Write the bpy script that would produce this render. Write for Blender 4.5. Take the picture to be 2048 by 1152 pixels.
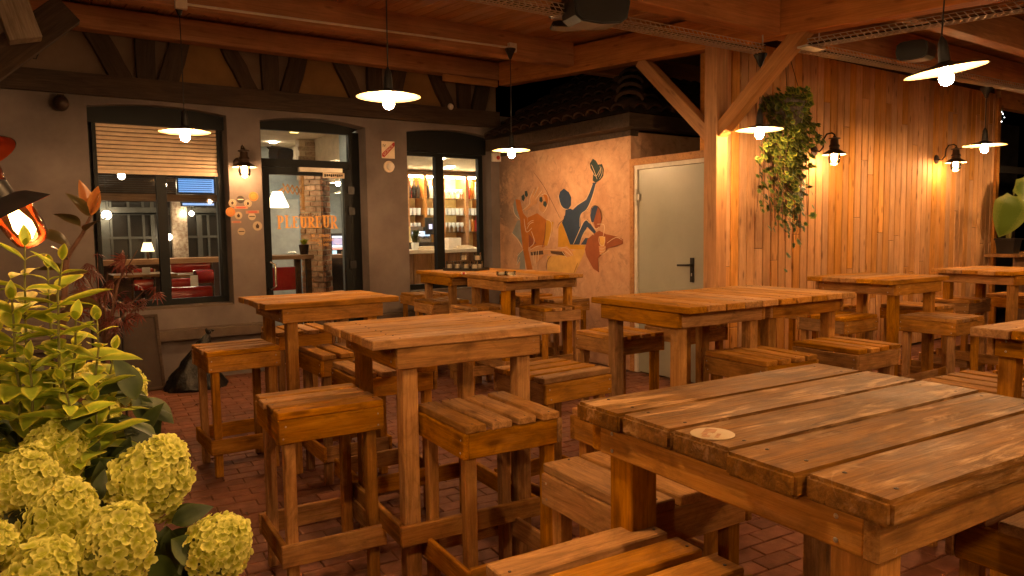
import bpy, math, random
from mathutils import Matrix, Vector, Euler, noise as mnoise
random.seed(7)
RND = random.Random(11)
sc = bpy.context.scene
for o in list(bpy.data.objects):
    bpy.data.objects.remove(o)
COL = sc.collection
PI = math.pi

# ------------------------------------------------------------------ camera
CAM_H = 1.535
YAW, PITCH, ROLL = math.radians(34.6), 0.07829, -0.013816
F_PX = 1467.18                                   # focal length for a 2048 px wide frame
fwd0 = Vector((math.sin(YAW), math.cos(YAW), 0)); rt0 = Vector((math.cos(YAW), -math.sin(YAW), 0)); up0 = Vector((0, 0, 1))
fwd = fwd0 * math.cos(PITCH) - up0 * math.sin(PITCH)
upp = fwd0 * math.sin(PITCH) + up0 * math.cos(PITCH)
rgt = rt0 * math.cos(ROLL) + upp * math.sin(ROLL)
upv = upp * math.cos(ROLL) - rt0 * math.sin(ROLL)
cd = bpy.data.cameras.new('camera'); cam = bpy.data.objects.new('camera', cd); COL.objects.link(cam)
cd.sensor_fit = 'HORIZONTAL'; cd.sensor_width = 36.0; cd.lens = F_PX / 2048 * 36.0
cd.clip_start = 0.02; cd.clip_end = 200
M = Matrix.Identity(4)
for i in range(3):
    M[i][0] = rgt[i]; M[i][1] = upv[i]; M[i][2] = -fwd[i]
M[2][3] = CAM_H
cam.matrix_world = M
sc.camera = cam

# ------------------------------------------------------------------ world (night) and exposure
w = bpy.data.worlds.new('World'); sc.world = w; w.use_nodes = True
nt = w.node_tree; nt.nodes.clear()
sky = nt.nodes.new('ShaderNodeTexSky'); sky.sky_type = 'NISHITA'; sky.sun_disc = False
sky.sun_elevation = math.radians(-9); sky.sun_rotation = math.radians(200)
bgn = nt.nodes.new('ShaderNodeBackground'); bgn.inputs['Strength'].default_value = 0.05
outn = nt.nodes.new('ShaderNodeOutputWorld')
nt.links.new(sky.outputs[0], bgn.inputs[0]); nt.links.new(bgn.outputs[0], outn.inputs[0])
sc.view_settings.view_transform = 'Standard'; sc.view_settings.look = 'None'
sc.view_settings.gamma = 1; sc.view_settings.use_curve_mapping = False
sc.view_settings.exposure = 3.32
sc.render.engine = 'CYCLES'
sc.cycles.max_bounces = 9; sc.cycles.diffuse_bounces = 6; sc.cycles.glossy_bounces = 3
sc.cycles.transparent_max_bounces = 12; sc.cycles.transmission_bounces = 4
sc.cycles.sample_clamp_indirect = 4.0; sc.cycles.caustics_reflective = False; sc.cycles.caustics_refractive = False
WARM = (1.0, 0.56, 0.245)
BULB = 92.0            # radiance of a pendant bulb
SCONCE = 48.0

def pray(u, v):                                   # direction seen at a pixel of the 2048 x 1152 photograph
    return fwd + rgt * ((u - 1024) / F_PX) - upv * ((v - 576) / F_PX)
def at(u, v, ax, val):                            # where that direction meets x, y or z = val
    d = pray(u, v); o = (0, 0, CAM_H)[ax]
    return Vector((0, 0, CAM_H)) + d * ((val - o) / d[ax])
def at_d(u, v, depth):                            # ... or lies at a distance in front of the camera
    return Vector((0, 0, CAM_H)) + pray(u, v) * depth

# ------------------------------------------------------------------ materials
def new_mat(name):
    m = bpy.data.materials.new(name); m.use_nodes = True
    t = m.node_tree; p = t.nodes['Principled BSDF']
    return m, t, p
def nd(t, kind, **kw):
    n = t.nodes.new(kind)
    for k, v in kw.items():
        if k in n.inputs: n.inputs[k].default_value = v
        else: setattr(n, k, v)
    return n
def ramp(t, fac, stops):
    r = t.nodes.new('ShaderNodeValToRGB'); e = r.color_ramp.elements
    while len(e) < len(stops): e.new(0.5)
    for i, (p, c) in enumerate(stops):
        e[i].position = p; e[i].color = (c[0], c[1], c[2], 1)
    t.links.new(fac, r.inputs[0]); return r.outputs[0]
def mix(t, fac, a, b, mode='MIX'):
    n = t.nodes.new('ShaderNodeMix'); n.data_type = 'RGBA'; n.blend_type = mode
    for s, v in ((n.inputs[0], fac), (n.inputs[6], a), (n.inputs[7], b)):
        if hasattr(v, 'is_linked'): t.links.new(v, s)
        elif isinstance(v, (int, float)): s.default_value = v
        else: s.default_value = (v[0], v[1], v[2], 1)
    return n.outputs[2]
def math_(t, op, a, b=0.5, c=0.5):
    n = t.nodes.new('ShaderNodeMath'); n.operation = op
    for s, v in zip(n.inputs, (a, b, c)):
        if hasattr(v, 'is_linked'): t.links.new(v, s)
        else: s.default_value = v
    return n.outputs[0]
def mapr(t, v, a, b, c, d):
    n = t.nodes.new('ShaderNodeMapRange')
    t.links.new(v, n.inputs[0])
    for i, x in enumerate((a, b, c, d)): n.inputs[i + 1].default_value = x
    return n.outputs[0]
def objcoord(t, scale=(1, 1, 1), rnd=True):
    tc = t.nodes.new('ShaderNodeTexCoord'); mp = t.nodes.new('ShaderNodeMapping'); mp.inputs['Scale'].default_value = scale
    t.links.new(tc.outputs['Object'], mp.inputs['Vector'])
    if not rnd: return mp.outputs[0], None
    oi = t.nodes.new('ShaderNodeObjectInfo')
    m = t.nodes.new('ShaderNodeVectorMath'); m.operation = 'MULTIPLY_ADD'
    cx = t.nodes.new('ShaderNodeCombineXYZ')
    for i in range(3): t.links.new(oi.outputs['Random'], cx.inputs[i])
    t.links.new(cx.outputs[0], m.inputs[0]); m.inputs[1].default_value = (37, 91, 53); t.links.new(mp.outputs[0], m.inputs[2])
    return m.outputs[0], oi.outputs['Random']
def noise(t, vec, scale, detail=4, rough=.55, dist=0.0):
    n = nd(t, 'ShaderNodeTexNoise', Scale=scale, Detail=detail, Roughness=rough, Distortion=dist)
    if vec is not None: t.links.new(vec, n.inputs['Vector'])
    return n.outputs['Fac']
def bump(t, p, h, strength, dist=.002):
    b = nd(t, 'ShaderNodeBump', Strength=strength, Distance=dist)
    t.links.new(h, b.inputs['Height']); t.links.new(b.outputs[0], p.inputs['Normal'])

def wood(name, dark, mid, light, rough=.6, bmp=.5, var=(.78, 1.18), knots=.5, wear=0.0, gs=1.0, spec=.35, age=0.0, fine=.5):
    m, t, p = new_mat(name)
    v, r = objcoord(t, (1.6 * gs, 16 * gs, 16 * gs))
    n1 = noise(t, v, 1.5, 5, .6, 1.3)
    c = ramp(t, n1, [(.28, dark), (.5, mid), (.74, light)])
    v2, _ = objcoord(t, (3 * gs, 95 * gs, 95 * gs))
    n2 = noise(t, v2, 1.3, 3, .7, .3)
    g = ramp(t, n2, [(.3, (.52, .5, .48)), (.62, (1.08, 1.08, 1.08))])
    c = mix(t, fine, c, g, 'MULTIPLY')
    v3, _ = objcoord(t, (1.3, 1.8, 1.8))
    n3 = noise(t, v3, 2.2, 4, .6)
    c = mix(t, .55, c, ramp(t, n3, [(.3, (.62, .58, .55)), (.7, (1.15, 1.15, 1.12))]), 'MULTIPLY')
    if age:
        va, _ = objcoord(t, (2.2, 5, 5)); na = noise(t, va, 2.6, 6, .72, .8)
        c = mix(t, math_(t, 'MULTIPLY', mapr(t, na, .46, .66, 0, 1), age), c, (dark[0] * .45, dark[1] * .48, dark[2] * .7))
        vb2, _ = objcoord(t, (7, 34, 34)); nb2 = noise(t, vb2, 1.4, 5, .75, .4)
        c = mix(t, math_(t, 'MULTIPLY', mapr(t, nb2, .56, .74, 0, 1), age * .8), c, (dark[0] * .35, dark[1] * .36, dark[2] * .5))
    if knots:
        vk, _ = objcoord(t, (3.2, 11, 11))
        vo = nd(t, 'ShaderNodeTexVoronoi', Scale=1.0); t.links.new(vk, vo.inputs['Vector'])
        k = mapr(t, vo.outputs['Distance'], .07, .2, 1, 0)
        c = mix(t, math_(t, 'MULTIPLY', k, knots), c, (dark[0] * .35, dark[1] * .3, dark[2] * .3))
    if wear:
        vw, _ = objcoord(t, (4, 26, 26))
        nw = noise(t, vw, 1.0, 6, .72, .6)
        vb, _ = objcoord(t, (1.6, 2.6, 2.6))
        nb = noise(t, vb, 2.0, 3, .6)
        f = math_(t, 'MULTIPLY', mapr(t, nw, .49, .66, 0, 1), mapr(t, nb, .44, .58, 0, wear))
        c = mix(t, f, c, (.56, .36, .19))
        if wear > .5:                                    # pale scratches
            vl, _ = objcoord(t, (2.2, 2.8, 2.8)); nl = noise(t, vl, 1.7, 2, .5, 1.2)
            ln = mapr(t, math_(t, 'ABSOLUTE', math_(t, 'SUBTRACT', nl, .5)), .002, .0055, 1, 0)
            vm, _ = objcoord(t, (5, 5, 5)); nm = noise(t, vm, 1.1, 4, .7)
            c = mix(t, math_(t, 'MULTIPLY', ln, mapr(t, nm, .56, .70, 0, .22)), c, (.62, .42, .24))
    hv = nd(t, 'ShaderNodeHueSaturation')
    t.links.new(mapr(t, r, 0, 1, var[0], var[1]), hv.inputs['Value'])
    rr = math_(t, 'FRACT', math_(t, 'MULTIPLY', r, 17.3))
    t.links.new(mapr(t, rr, 0, 1, .85, 1.12), hv.inputs['Saturation'])
    t.links.new(c, hv.inputs['Color'])
    t.links.new(hv.outputs[0], p.inputs['Base Color'])
    t.links.new(mapr(t, n3, .3, .7, rough - .1, rough + .14), p.inputs['Roughness'])
    p.inputs['Specular IOR Level'].default_value = spec
    h = math_(t, 'ADD', math_(t, 'MULTIPLY', n2, .6), n1)
    bump(t, p, h, bmp, .0035)
    return m

def rough_mat(name, c1, c2, scale=6, rough=.8, bmp=.2, var=(1, 1), metal=0, detail=5, c3=None, spec=.3, bd=.004, bscale=None):
    m, t, p = new_mat(name)
    v, r = objcoord(t)
    n = noise(t, v, scale, detail, .62)
    stops = [(.3, c1), (.68, c2)] if c3 is None else [(.28, c1), (.5, c2), (.72, c3)]
    c = ramp(t, n, stops)
    hv = nd(t, 'ShaderNodeHueSaturation'); t.links.new(mapr(t, r, 0, 1, var[0], var[1]), hv.inputs['Value'])
    t.links.new(c, hv.inputs['Color']); t.links.new(hv.outputs[0], p.inputs['Base Color'])
    p.inputs['Roughness'].default_value = rough; p.inputs['Metallic'].default_value = metal
    p.inputs['Specular IOR Level'].default_value = spec
    if bmp:
        bump(t, p, noise(t, v, bscale or scale * 6, 4, .6), bmp, bd)
    return m
def plain(name, c, rough=.5, metal=0, spec=.4, coat=0):
    return rough_mat(name, tuple(x * .86 for x in c), tuple(min(1, x * 1.1) for x in c), 9, rough, .06, (.97, 1.03), metal, 3, None, spec, .001)
def emit(name, c, s):
    m, t, p = new_mat(name)
    p.inputs['Base Color'].default_value = (.8, .75, .65, 1)
    p.inputs['Emission Color'].default_value = (c[0], c[1], c[2], 1); p.inputs['Emission Strength'].default_value = s
    p.inputs['Roughness'].default_value = .4
    return m
def glass(name, tint=(1, 1, 1), refl=.08):
    m = bpy.data.materials.new(name); m.use_nodes = True; t = m.node_tree; t.nodes.clear()
    tr = nd(t, 'ShaderNodeBsdfTransparent'); tr.inputs[0].default_value = (*tint, 1)
    gl = nd(t, 'ShaderNodeBsdfGlossy'); gl.inputs['Roughness'].default_value = .02
    fr = nd(t, 'ShaderNodeFresnel'); fr.inputs[0].default_value = 1.45
    fm = math_(t, 'MULTIPLY', fr.outputs[0], refl / .04 * .55)
    mx = nd(t, 'ShaderNodeMixShader'); o = nd(t, 'ShaderNodeOutputMaterial')
    t.links.new(fm, mx.inputs[0]); t.links.new(tr.outputs[0], mx.inputs[1]); t.links.new(gl.outputs[0], mx.inputs[2]); t.links.new(mx.outputs[0], o.inputs[0])
    return m
def leafmat(name, mid, edge, rough=.45, transl=.25, var=(.75, 1.2), lo=.45, hi=.85):
    m, t, p = new_mat(name)
    a = nd(t, 'ShaderNodeAttribute'); a.attribute_name = 'edge'
    v, r = objcoord(t, (30, 30, 30))
    n = noise(t, v, 1.6, 4, .7)
    f = math_(t, 'ADD', a.outputs['Fac'], math_(t, 'MULTIPLY', math_(t, 'SUBTRACT', n, .5), .9))
    c = mix(t, mapr(t, f, lo, hi, 0, 1), mid, edge)
    hv = nd(t, 'ShaderNodeHueSaturation'); t.links.new(mapr(t, r, 0, 1, var[0], var[1]), hv.inputs['Value'])
    t.links.new(c, hv.inputs['Color']); t.links.new(hv.outputs[0], p.inputs['Base Color'])
    p.inputs['Roughness'].default_value = rough
    tr = nd(t, 'ShaderNodeBsdfTranslucent'); t.links.new(hv.outputs[0], tr.inputs[0])
    mx = nd(t, 'ShaderNodeMixShader'); mx.inputs[0].default_value = transl
    o = [x for x in t.nodes if x.type == 'OUTPUT_MATERIAL'][0]
    t.links.new(p.outputs[0], mx.inputs[1]); t.links.new(tr.outputs[0], mx.inputs[2]); t.links.new(mx.outputs[0], o.inputs[0])
    return m

W_FURN = wood('furniture_wood', (.33, .146, .026), (.465, .218, .042), (.59, .29, .062), .68, .7, (.70, 1.15), .75, .15, spec=.07, age=.62, fine=.62)
W_WORN = wood('worn_tabletop_wood', (.135, .064, .016), (.205, .098, .024), (.30, .147, .038), .56, 1.0, (.84, 1.1), .6, .85, spec=.13, age=.6, fine=.75)
W_WALL = wood('larch_cladding', (.56, .27, .09), (.67, .34, .12), (.75, .41, .16), .62, .3, (.84, 1.1), .75, 0, .8, spec=.15, fine=.3)
W_BEAM = wood('roof_beam_wood', (.46, .19, .06), (.55, .24, .08), (.62, .285, .10), .65, .4, (.85, 1.1), .5, 0, .6, spec=.15)
W_CEIL = wood('ceiling_boards', (.36, .19, .09), (.48, .27, .13), (.58, .35, .18), .5, .25, (.88, 1.1), .3, 0, .8)
W_POST = wood('post_wood', (.42, .19, .058), (.50, .235, .075), (.57, .285, .10), .6, .35, (.9, 1.1), .5, 0, .6)
W_DARK = wood('old_dark_timber', (.034, .02, .013), (.056, .034, .021), (.085, .053, .033), .75, .7, (.85, 1.15), .2)
W_BAR = wood('bar_wood', (.16, .08, .03), (.27, .14, .06), (.36, .2, .09), .45, .2, (.9, 1.1), .3)
W_GREY = wood('weathered_wood', (.16, .12, .085), (.26, .2, .14), (.34, .27, .19), .8, .6, (.9, 1.1), .4)
PLASTER = rough_mat('taupe_plaster', (.118, .095, .086), (.20, .166, .152), 1.7, .9, .3, bscale=90, bd=.002)
PLINTH = rough_mat('sill_stone', (.085, .06, .045), (.14, .105, .08), 5, .85, .4, bscale=50)
OCHRE = rough_mat('ochre_infill', (.17, .088, .030), (.25, .138, .05), 3, .9, .4, bscale=60)
INFILL = rough_mat('brown_infill', (.15, .10, .07), (.2, .14, .1), 3, .9, .4, bscale=60)
ANTHR = plain('anthracite_frame', (.008, .0095, .010), .55, 0, .2)
BLACK = plain('black_metal', (.012, .011, .011), .45)
BLACKP = plain('black_plastic', (.018, .016, .015), .38, 0, .5)
RUST = plain('dark_bronze_metal', (.045, .025, .015), .45, .5)
SHUT = plain('beige_shutter', (.60, .46, .32), .6)
STEEL = plain('galvanised_steel', (.50, .46, .40), .42, .75)
CHROME = plain('chrome', (.75, .72, .68), .16, 1)
DOORM = rough_mat('grey_steel_door', (.32, .33, .28), (.40, .41, .355), 1.6, .38, .15, detail=6, bscale=30, bd=.001, spec=.5)
WHITE = plain('white_paint', (.72, .66, .58), .55)
CREAM = plain('cream_print', (.72, .60, .44), .6)
ENAMEL = plain('white_enamel', (.78, .72, .58), .35)
LINING = plain('aged_enamel_lining', (.50, .40, .20), .4)
RED = plain('red_print', (.42, .035, .028), .5)
ORANGE = plain('orange_print', (.72, .33, .06), .5)
GOLD = plain('gold_lettering', (.85, .40, .08), .45)
INK = plain('dark_ink', (.03, .022, .016), .6)
VINYL = plain('red_vinyl', (.34, .022, .018), .2, 0, .6)
GREYB = plain('blue_grey_paint', (.30, .36, .39), .7)
OFFW = plain('off_white_ceiling', (.68, .60, .46), .8)
CREAMP = plain('shelf_back', (.80, .62, .30), .7)
DARKWALL = rough_mat('dark_interior', (.05, .03, .022), (.08, .05, .036), 4, .8, .1)
BRICK = rough_mat('floor_brick', (.115, .040, .021), (.165, .060, .032), 14, .78, .5, (.80, 1.2), c3=(.22, .088, .05), bscale=70, bd=.003, spec=.4)
JOINT = rough_mat('sand_joint', (.075, .03, .017), (.11, .048, .028), 30, .95, .3)
PBRICK_LIT = rough_mat('lamplit_pillar_brick', (.42, .20, .11), (.60, .36, .22), 22, .85, .6, (.7, 1.2), c3=(.72, .5, .34), bscale=60, bd=.004)  # left pillar face: scissor lamp's light put into the brick colour
BOARDP = rough_mat('board_panel', (.028, .017, .012), (.045, .028, .02), 6, .7, .1)
DARKBAR = plain('inner_window_paint', (.10, .10, .09), .6)
PBRICK = rough_mat('pillar_brick', (.22, .075, .035), (.36, .15, .075), 18, .8, .6, (.55, 1.35), c3=(.50, .30, .18), bscale=60, bd=.004)
MORTAR = rough_mat('pale_mortar', (.46, .37, .27), (.58, .48, .36), 20, .95, .5)
OLDBRICK = rough_mat('whitewashed_brick', (.20, .12, .08), (.45, .38, .29), 26, .9, .6, (.7, 1.25), bscale=40)
TILE = rough_mat('roof_tile_clay', (.02, .011, .007), (.045, .023, .013), 12, .85, .5, (.7, 1.3), bscale=50)
NIGHTW = rough_mat('dark_grey_render', (.045, .043, .042), (.10, .095, .09), 2.5, .9, .3)
GLASS = glass('window_glass', (.96, .97, .96), .07)
CLEAR = glass('clear_glass', (.97, .98, .98), .09)
AMBER = glass('lantern_glass', (1, .8, .5), .06)
GLASSW = rough_mat('drinking_glass', (.7, .76, .78), (.9, .95, .97), 40, .12, 0, spec=.9)
BAG = rough_mat('bin_bag_plastic', (.004, .004, .004), (.009, .008, .008), 20, .34, .8, spec=.35, bscale=14, bd=.02)
E_BULB = emit('lit_bulb', WARM, BULB)
E_SCON = emit('lit_filament_bulb', WARM, SCONCE)
E_GARD = emit('garden_lantern_bulb', WARM, 9)
FLORET = leafmat('lime_floret', (.50, .54, .04), (.95, .93, .30), .65, .3, (.95, 1.05), .1, 1.0)
STEM = rough_mat('green_stem', (.12, .13, .035), (.2, .2, .06), 20, .6, .2)
BARK = rough_mat('brown_stem', (.09, .045, .03), (.16, .08, .05), 30, .8, .5)
L_VAR = leafmat('variegated_leaf', (.30, .40, .025), (.68, .66, .07), .58, .3, (.8, 1.15), .5, .95)
L_HYD = leafmat('hydrangea_leaf', (.035, .06, .016), (.06, .09, .02), .5, .15)
L_RUB = leafmat('rubber_leaf', (.075, .065, .022), (.13, .085, .03), .28, .15)
L_RUBY = leafmat('young_rubber_leaf', (.42, .15, .04), (.5, .22, .06), .3, .3)
L_MAPLE = leafmat('maple_leaf', (.13, .026, .016), (.21, .045, .024), .5, .3)
L_IVY = leafmat('ivy_leaf', (.05, .105, .016), (.40, .42, .06), .5, .25, (.5, 1.4), .5, 1.0)
L_ELE = leafmat('elephant_ear_leaf', (.10, .17, .022), (.2, .26, .05), .35, .35)

# ------------------------------------------------------------------ geometry and tagging
class G:
    def __init__(s): s.v = []; s.f = []
    def add(s, vs, fs):
        b = len(s.v); s.v += [tuple(x) for x in vs]; s.f += [tuple(b + i for i in f) for f in fs]; return s
    def box(s, x0, x1, y0, y1, z0, z1, mw=None):
        vs = [Vector((x, y, z)) for z in (z0, z1) for x, y in ((x0, y0), (x1, y0), (x1, y1), (x0, y1))]
        if mw: vs = [mw @ q for q in vs]
        return s.add(vs, [(3, 2, 1, 0), (4, 5, 6, 7), (0, 1, 5, 4), (1, 2, 6, 5), (2, 3, 7, 6), (3, 0, 4, 7)])
    def tube(s, pts, r, n=8, closed=False):
        pts = [Vector(p) for p in pts]; rs = r if isinstance(r, (list, tuple)) else [r] * len(pts)
        rings = []; prev = None
        for i, p in enumerate(pts):
            a = pts[max(0, i - 1)]; b = pts[min(len(pts) - 1, i + 1)]
            if closed: a = pts[i - 1]; b = pts[(i + 1) % len(pts)]
            d = (b - a).normalized()
            if prev is None:
                x = d.cross(Vector((0, 0, 1)))
                if x.length < .05: x = d.cross(Vector((1, 0, 0)))
            else: x = prev - d * prev.dot(d)
            x.normalize(); prev = x; y = d.cross(x)
            rings.append([p + (x * math.cos(2 * PI * k / n) + y * math.sin(2 * PI * k / n)) * rs[i] for k in range(n)])
        vs = [q for rg in rings for q in rg]; fs = []
        m = len(rings)
        for i in range(m if closed else m - 1):
            j = (i + 1) % m
            for k in range(n):
                l = (k + 1) % n; fs.append((i * n + k, i * n + l, j * n + l, j * n + k))
        if not closed: fs += [tuple(range(n))[::-1], tuple((m - 1) * n + k for k in range(n))]
        return s.add(vs, fs)
    def lathe(s, prof, n=20, mw=None):
        vs = []; fs = []
        for r, z in prof:
            for k in range(n):
                q = Vector((r * math.cos(2 * PI * k / n), r * math.sin(2 * PI * k / n), z))
                vs.append(mw @ q if mw else q)
        for i in range(len(prof) - 1):
            for k in range(n):
                l = (k + 1) % n; fs.append((i * n + k, i * n + l, (i + 1) * n + l, (i + 1) * n + k))
        return s.add(vs, fs)
    def ball(s, c, r, n=12, m=8, sx=1, sy=1, sz=1):
        prof = [(max(.0005, r * math.sin(PI * i / m)), -r * math.cos(PI * i / m)) for i in range(m + 1)]
        return s.lathe(prof, n, Matrix.Translation(c) @ Matrix.Diagonal((sx, sy, sz, 1)))
    def prism(s, pts, d):                          # flat outline (3-D points) pushed along d
        n = len(pts); d = Vector(d); a = [Vector(p) for p in pts]
        return s.add(a + [p + d for p in a], [tuple(range(n)), tuple(range(2 * n - 1, n - 1, -1))] + [(i, i + n, (i + 1) % n + n, (i + 1) % n) for i in range(n)])
    def mesh(s, name, smooth=False):
        me = bpy.data.meshes.new(name); me.from_pydata(s.v, [], s.f); me.validate()
        if smooth:
            me.polygons.foreach_set('use_smooth', [True] * len(me.polygons))
            try: me.set_sharp_from_angle(angle=math.radians(40))
            except Exception: pass
        return me
    def obj(s, name, mat, parent=None, smooth=False, local=False):
        if parent is not None and not local:
            mi = wm(parent).inverted(); s.v = [tuple(mi @ Vector(q)) for q in s.v]
        elif parent is None:
            xs, ys, zs = zip(*s.v); base = Vector(((min(xs) + max(xs)) / 2, (min(ys) + max(ys)) / 2, min(zs)))
            s.v = [tuple(Vector(q) - base) for q in s.v]
        me = s.mesh(name, smooth)
        import bmesh
        bm = bmesh.new(); bm.from_mesh(me); bmesh.ops.recalc_face_normals(bm, faces=bm.faces); bm.to_mesh(me); bm.free()
        me.materials.append(mat)
        o = bpy.data.objects.new(name, me); COL.objects.link(o)
        if parent is not None: o.parent = parent
        else: o.location = base
        return o
def wm(o):
    m = o.matrix_basis.copy(); p = o.parent
    while p is not None: m = p.matrix_basis @ m; p = p.parent
    return m
def tag(o, label=None, cat=None, group=None, kind=None):
    if label: o['label'] = label
    if cat: o['category'] = cat
    if group: o['group'] = group
    if kind: o['kind'] = kind
    return o
def thing(name, label, cat, loc=(0, 0, 0), rz=0, group=None):
    o = bpy.data.objects.new(name, None); COL.objects.link(o); o.empty_display_size = .1
    o.location = loc; o.rotation_euler = (0, 0, rz)
    return tag(o, label, cat, group)
def copy_tree(o, parent=None):
    c = o.copy(); COL.objects.link(c); c.parent = parent
    for ch in list(o.children): copy_tree(ch, c)
    return c
_pl = {}
def plank_mesh(L, wd, th, var, bev=.0035, wob=.0015):
    seg = 2 if bev > .007 else 1
    key = (round(L, 4), round(wd, 4), round(th, 4), var)
    if key in _pl: return _pl[key]
    import bmesh
    r = random.Random(hash(key) & 0xffff)
    g = G()
    n = 4; xs = [-L / 2 + L * i / n for i in range(n + 1)]
    vs = []
    for i, x in enumerate(xs):
        dy = r.uniform(-wob, wob); dz = r.uniform(-wob, wob); dw = r.uniform(-wob, wob) * .6
        for y, z in ((-wd / 2 - dw, -th / 2), (wd / 2 + dw, -th / 2), (wd / 2 + dw, th / 2), (-wd / 2 - dw, th / 2)):
            vs.append((x + (r.uniform(-wob, wob) if i in (0, n) else 0), y + dy, z + dz * .5))
    fs = []
    for i in range(n):
        for k in range(4):
            l = (k + 1) % 4; fs.append((i * 4 + k, i * 4 + l, (i + 1) * 4 + l, (i + 1) * 4 + k))
    fs += [(3, 2, 1, 0), (n * 4, n * 4 + 1, n * 4 + 2, n * 4 + 3)]
    g.add(vs, fs); me = g.mesh('plank')
    bm = bmesh.new(); bm.from_mesh(me); bmesh.ops.recalc_face_normals(bm, faces=bm.faces)
    ed = [e for e in bm.edges if len(e.link_faces) == 2 and e.calc_face_angle(0) > .8]
    bmesh.ops.bevel(bm, geom=ed, offset=bev, segments=seg, affect='EDGES')
    bm.to_mesh(me); bm.free(); _pl[key] = me
    return me
def plank(name, L, wd, th, mat, parent, loc, axis='x', tilt=0.0, var=None, bev=.0035, wob=.0015, kind=None):
    v = RND.randrange(4) if var is None else var
    me = plank_mesh(L, wd, th, v, bev, wob)
    if not me.materials: me.materials.append(mat)
    elif me.materials[0] != mat:
        key = (round(L, 4), round(wd, 4), round(th, 4), v, mat.name)
        if key not in _pl:
            m2 = me.copy(); m2.materials.clear(); m2.materials.append(mat); _pl[key] = m2
        me = _pl[key]
    o = bpy.data.objects.new(name, me); COL.objects.link(o); o.parent = parent; o.location = loc
    o.rotation_euler = {'x': (tilt, 0, 0), 'y': (0, 0, PI / 2 + tilt), 'z': (0, -PI / 2, 0), 'zx': (PI / 2, -PI / 2, 0), 'X': (0, 0, tilt), 'xe': (PI / 2, 0, 0), 'ye': (PI / 2, 0, PI / 2)}[axis]
    if kind: o['kind'] = kind
    return o
# ------------------------------------------------------------------ the setting: floor base, terrain
FY = 8.28                                          # facade plane
MX = 5.53                                          # mural wall plane
WY = 4.75                                          # timber wall plane
def ceil_z(y): return 3.43 + .07 * (y - 3.9)
FX0, FX1, FY0, FY1 = -3.2, 13.2, -2.2, FY + .1
g = G(); g.box(-40, 60, -40, 60, -.4, -.006)
ground = tag(g.obj('ground', JOINT), kind='structure')

# ------------------------------------------------------------------ cafe facade
cafe = thing('cafe_building', 'taupe plastered cafe front with half timbering under the roof', 'building', (2.4, FY, 0))
OPEN = [(.73, 2.03, .77, 2.80, .055), (2.38, 3.62, 0.02, 2.78, .065), (4.16, 5.40, .77, 2.77, .06)]   # x0, x1, sill, springing, rise
def arch(x0, x1, zs, rise, n=14):
    return [(x0 + (x1 - x0) * i / n, zs + rise * (1 - (2 * i / n - 1) ** 2)) for i in range(n + 1)]
g = G(); T = .30; Z_TOP = 3.06
xs = -5.5
for x0, x1, z0, zs, rs in OPEN:
    g.box(xs, x0, FY, FY + T, 0, Z_TOP)
    if z0 > .1: g.box(x0, x1, FY, FY + T, 0, z0)
    a = arch(x0, x1, zs, rs)
    for (xa, za), (xb, zb) in zip(a[:-1], a[1:]):
        vs = [(xa, FY, za), (xb, FY, zb), (xb, FY, Z_TOP), (xa, FY, Z_TOP), (xa, FY + T, za), (xb, FY + T, zb), (xb, FY + T, Z_TOP), (xa, FY + T, Z_TOP)]
        g.add(vs, [(0, 1, 2, 3), (4, 7, 6, 5), (0, 4, 5, 1), (3, 2, 6, 7)])
    xs = x1
g.box(xs, 9, FY, FY + T, 0, Z_TOP)
g.obj('plaster_wall', PLASTER, cafe)
g = G(); g.box(-5.5, MX - .02, FY + .03, FY + T, Z_TOP, 4.3); g.obj('upper_wall', INFILL, cafe)
# half timbering: one rail, posts and braces, ochre panels between
plank('timber_rail', 11.0, .20, .12, W_DARK, cafe, (.0 - 2.4 + .0, -.02, 2.995), 'xe', var=0, wob=.004)
def brace(xt, xb, wd, name='timber_brace', zt=3.52, zb=3.09):
    h = zt - zb; dx = xb - xt; L = math.hypot(h, dx); ang = math.atan2(dx, h)
    o = plank(name, L + .05, wd, .09, W_DARK, cafe, ((xt + xb) / 2 - 2.4, 0, (zt + zb) / 2), 'zx', wob=.006)
    o.matrix_basis = Matrix.Translation(o.location) @ Matrix.Rotation(-ang, 4, 'Y') @ Matrix.Rotation(-PI / 2, 4, 'Y') @ Matrix.Rotation(PI / 2, 4, 'X') @ Matrix.Identity(4)
for k in range(4):
    x = 1.24 * k
    if k == 0: brace(.83, 1.05, .19)
    else: brace(.83 + x * 1.0, 1.05 + x, .16)
    brace(1.27 + x, 1.27 + x, .18, 'timber_post')
    if x < 4: brace(1.60 + x, 1.47 + x, .19)
    if k < 3:
        g = G(); xa = 1.78 + x; xb = 2.0 + x
        g.prism([(1.56 + x, FY + .012, 3.10), (2.26 + x - .07, FY + .012, 3.10), (2.02 + x, FY + .012, 3.55), (1.72 + x, FY + .012, 3.55)], (0, .03, 0))
        g.obj('ochre_panel', OCHRE, cafe)
brace(-.2, -.75, .25)
# roof plate resting on the wall head
plates = thing('wall_plate', 'long reddish roof plate beam fixed against the cafe wall head', 'beam', (0, 8.13, 3.48))
plank('beam', 10.6, .22, .16, W_BEAM, plates, (.1, 0, .11), 'xe', var=1, bev=.006)
# stone ledge under the windows
g = G(); g.box(-5.5, 2.36, FY - .13, FY - .002, .45, .545); g.box(-5.5, 2.36, FY - .002, FY + .24, .545, .56)
g.box(3.64, MX - .005, FY - .13, FY - .002, .45, .545)
g.box(.74, 2.02, FY + .002, FY + .24, .765, .79); g.box(4.17, 5.39, FY + .002, FY + .24, .765, .79)
g.obj('stone_ledge', PLINTH, cafe)
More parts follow.
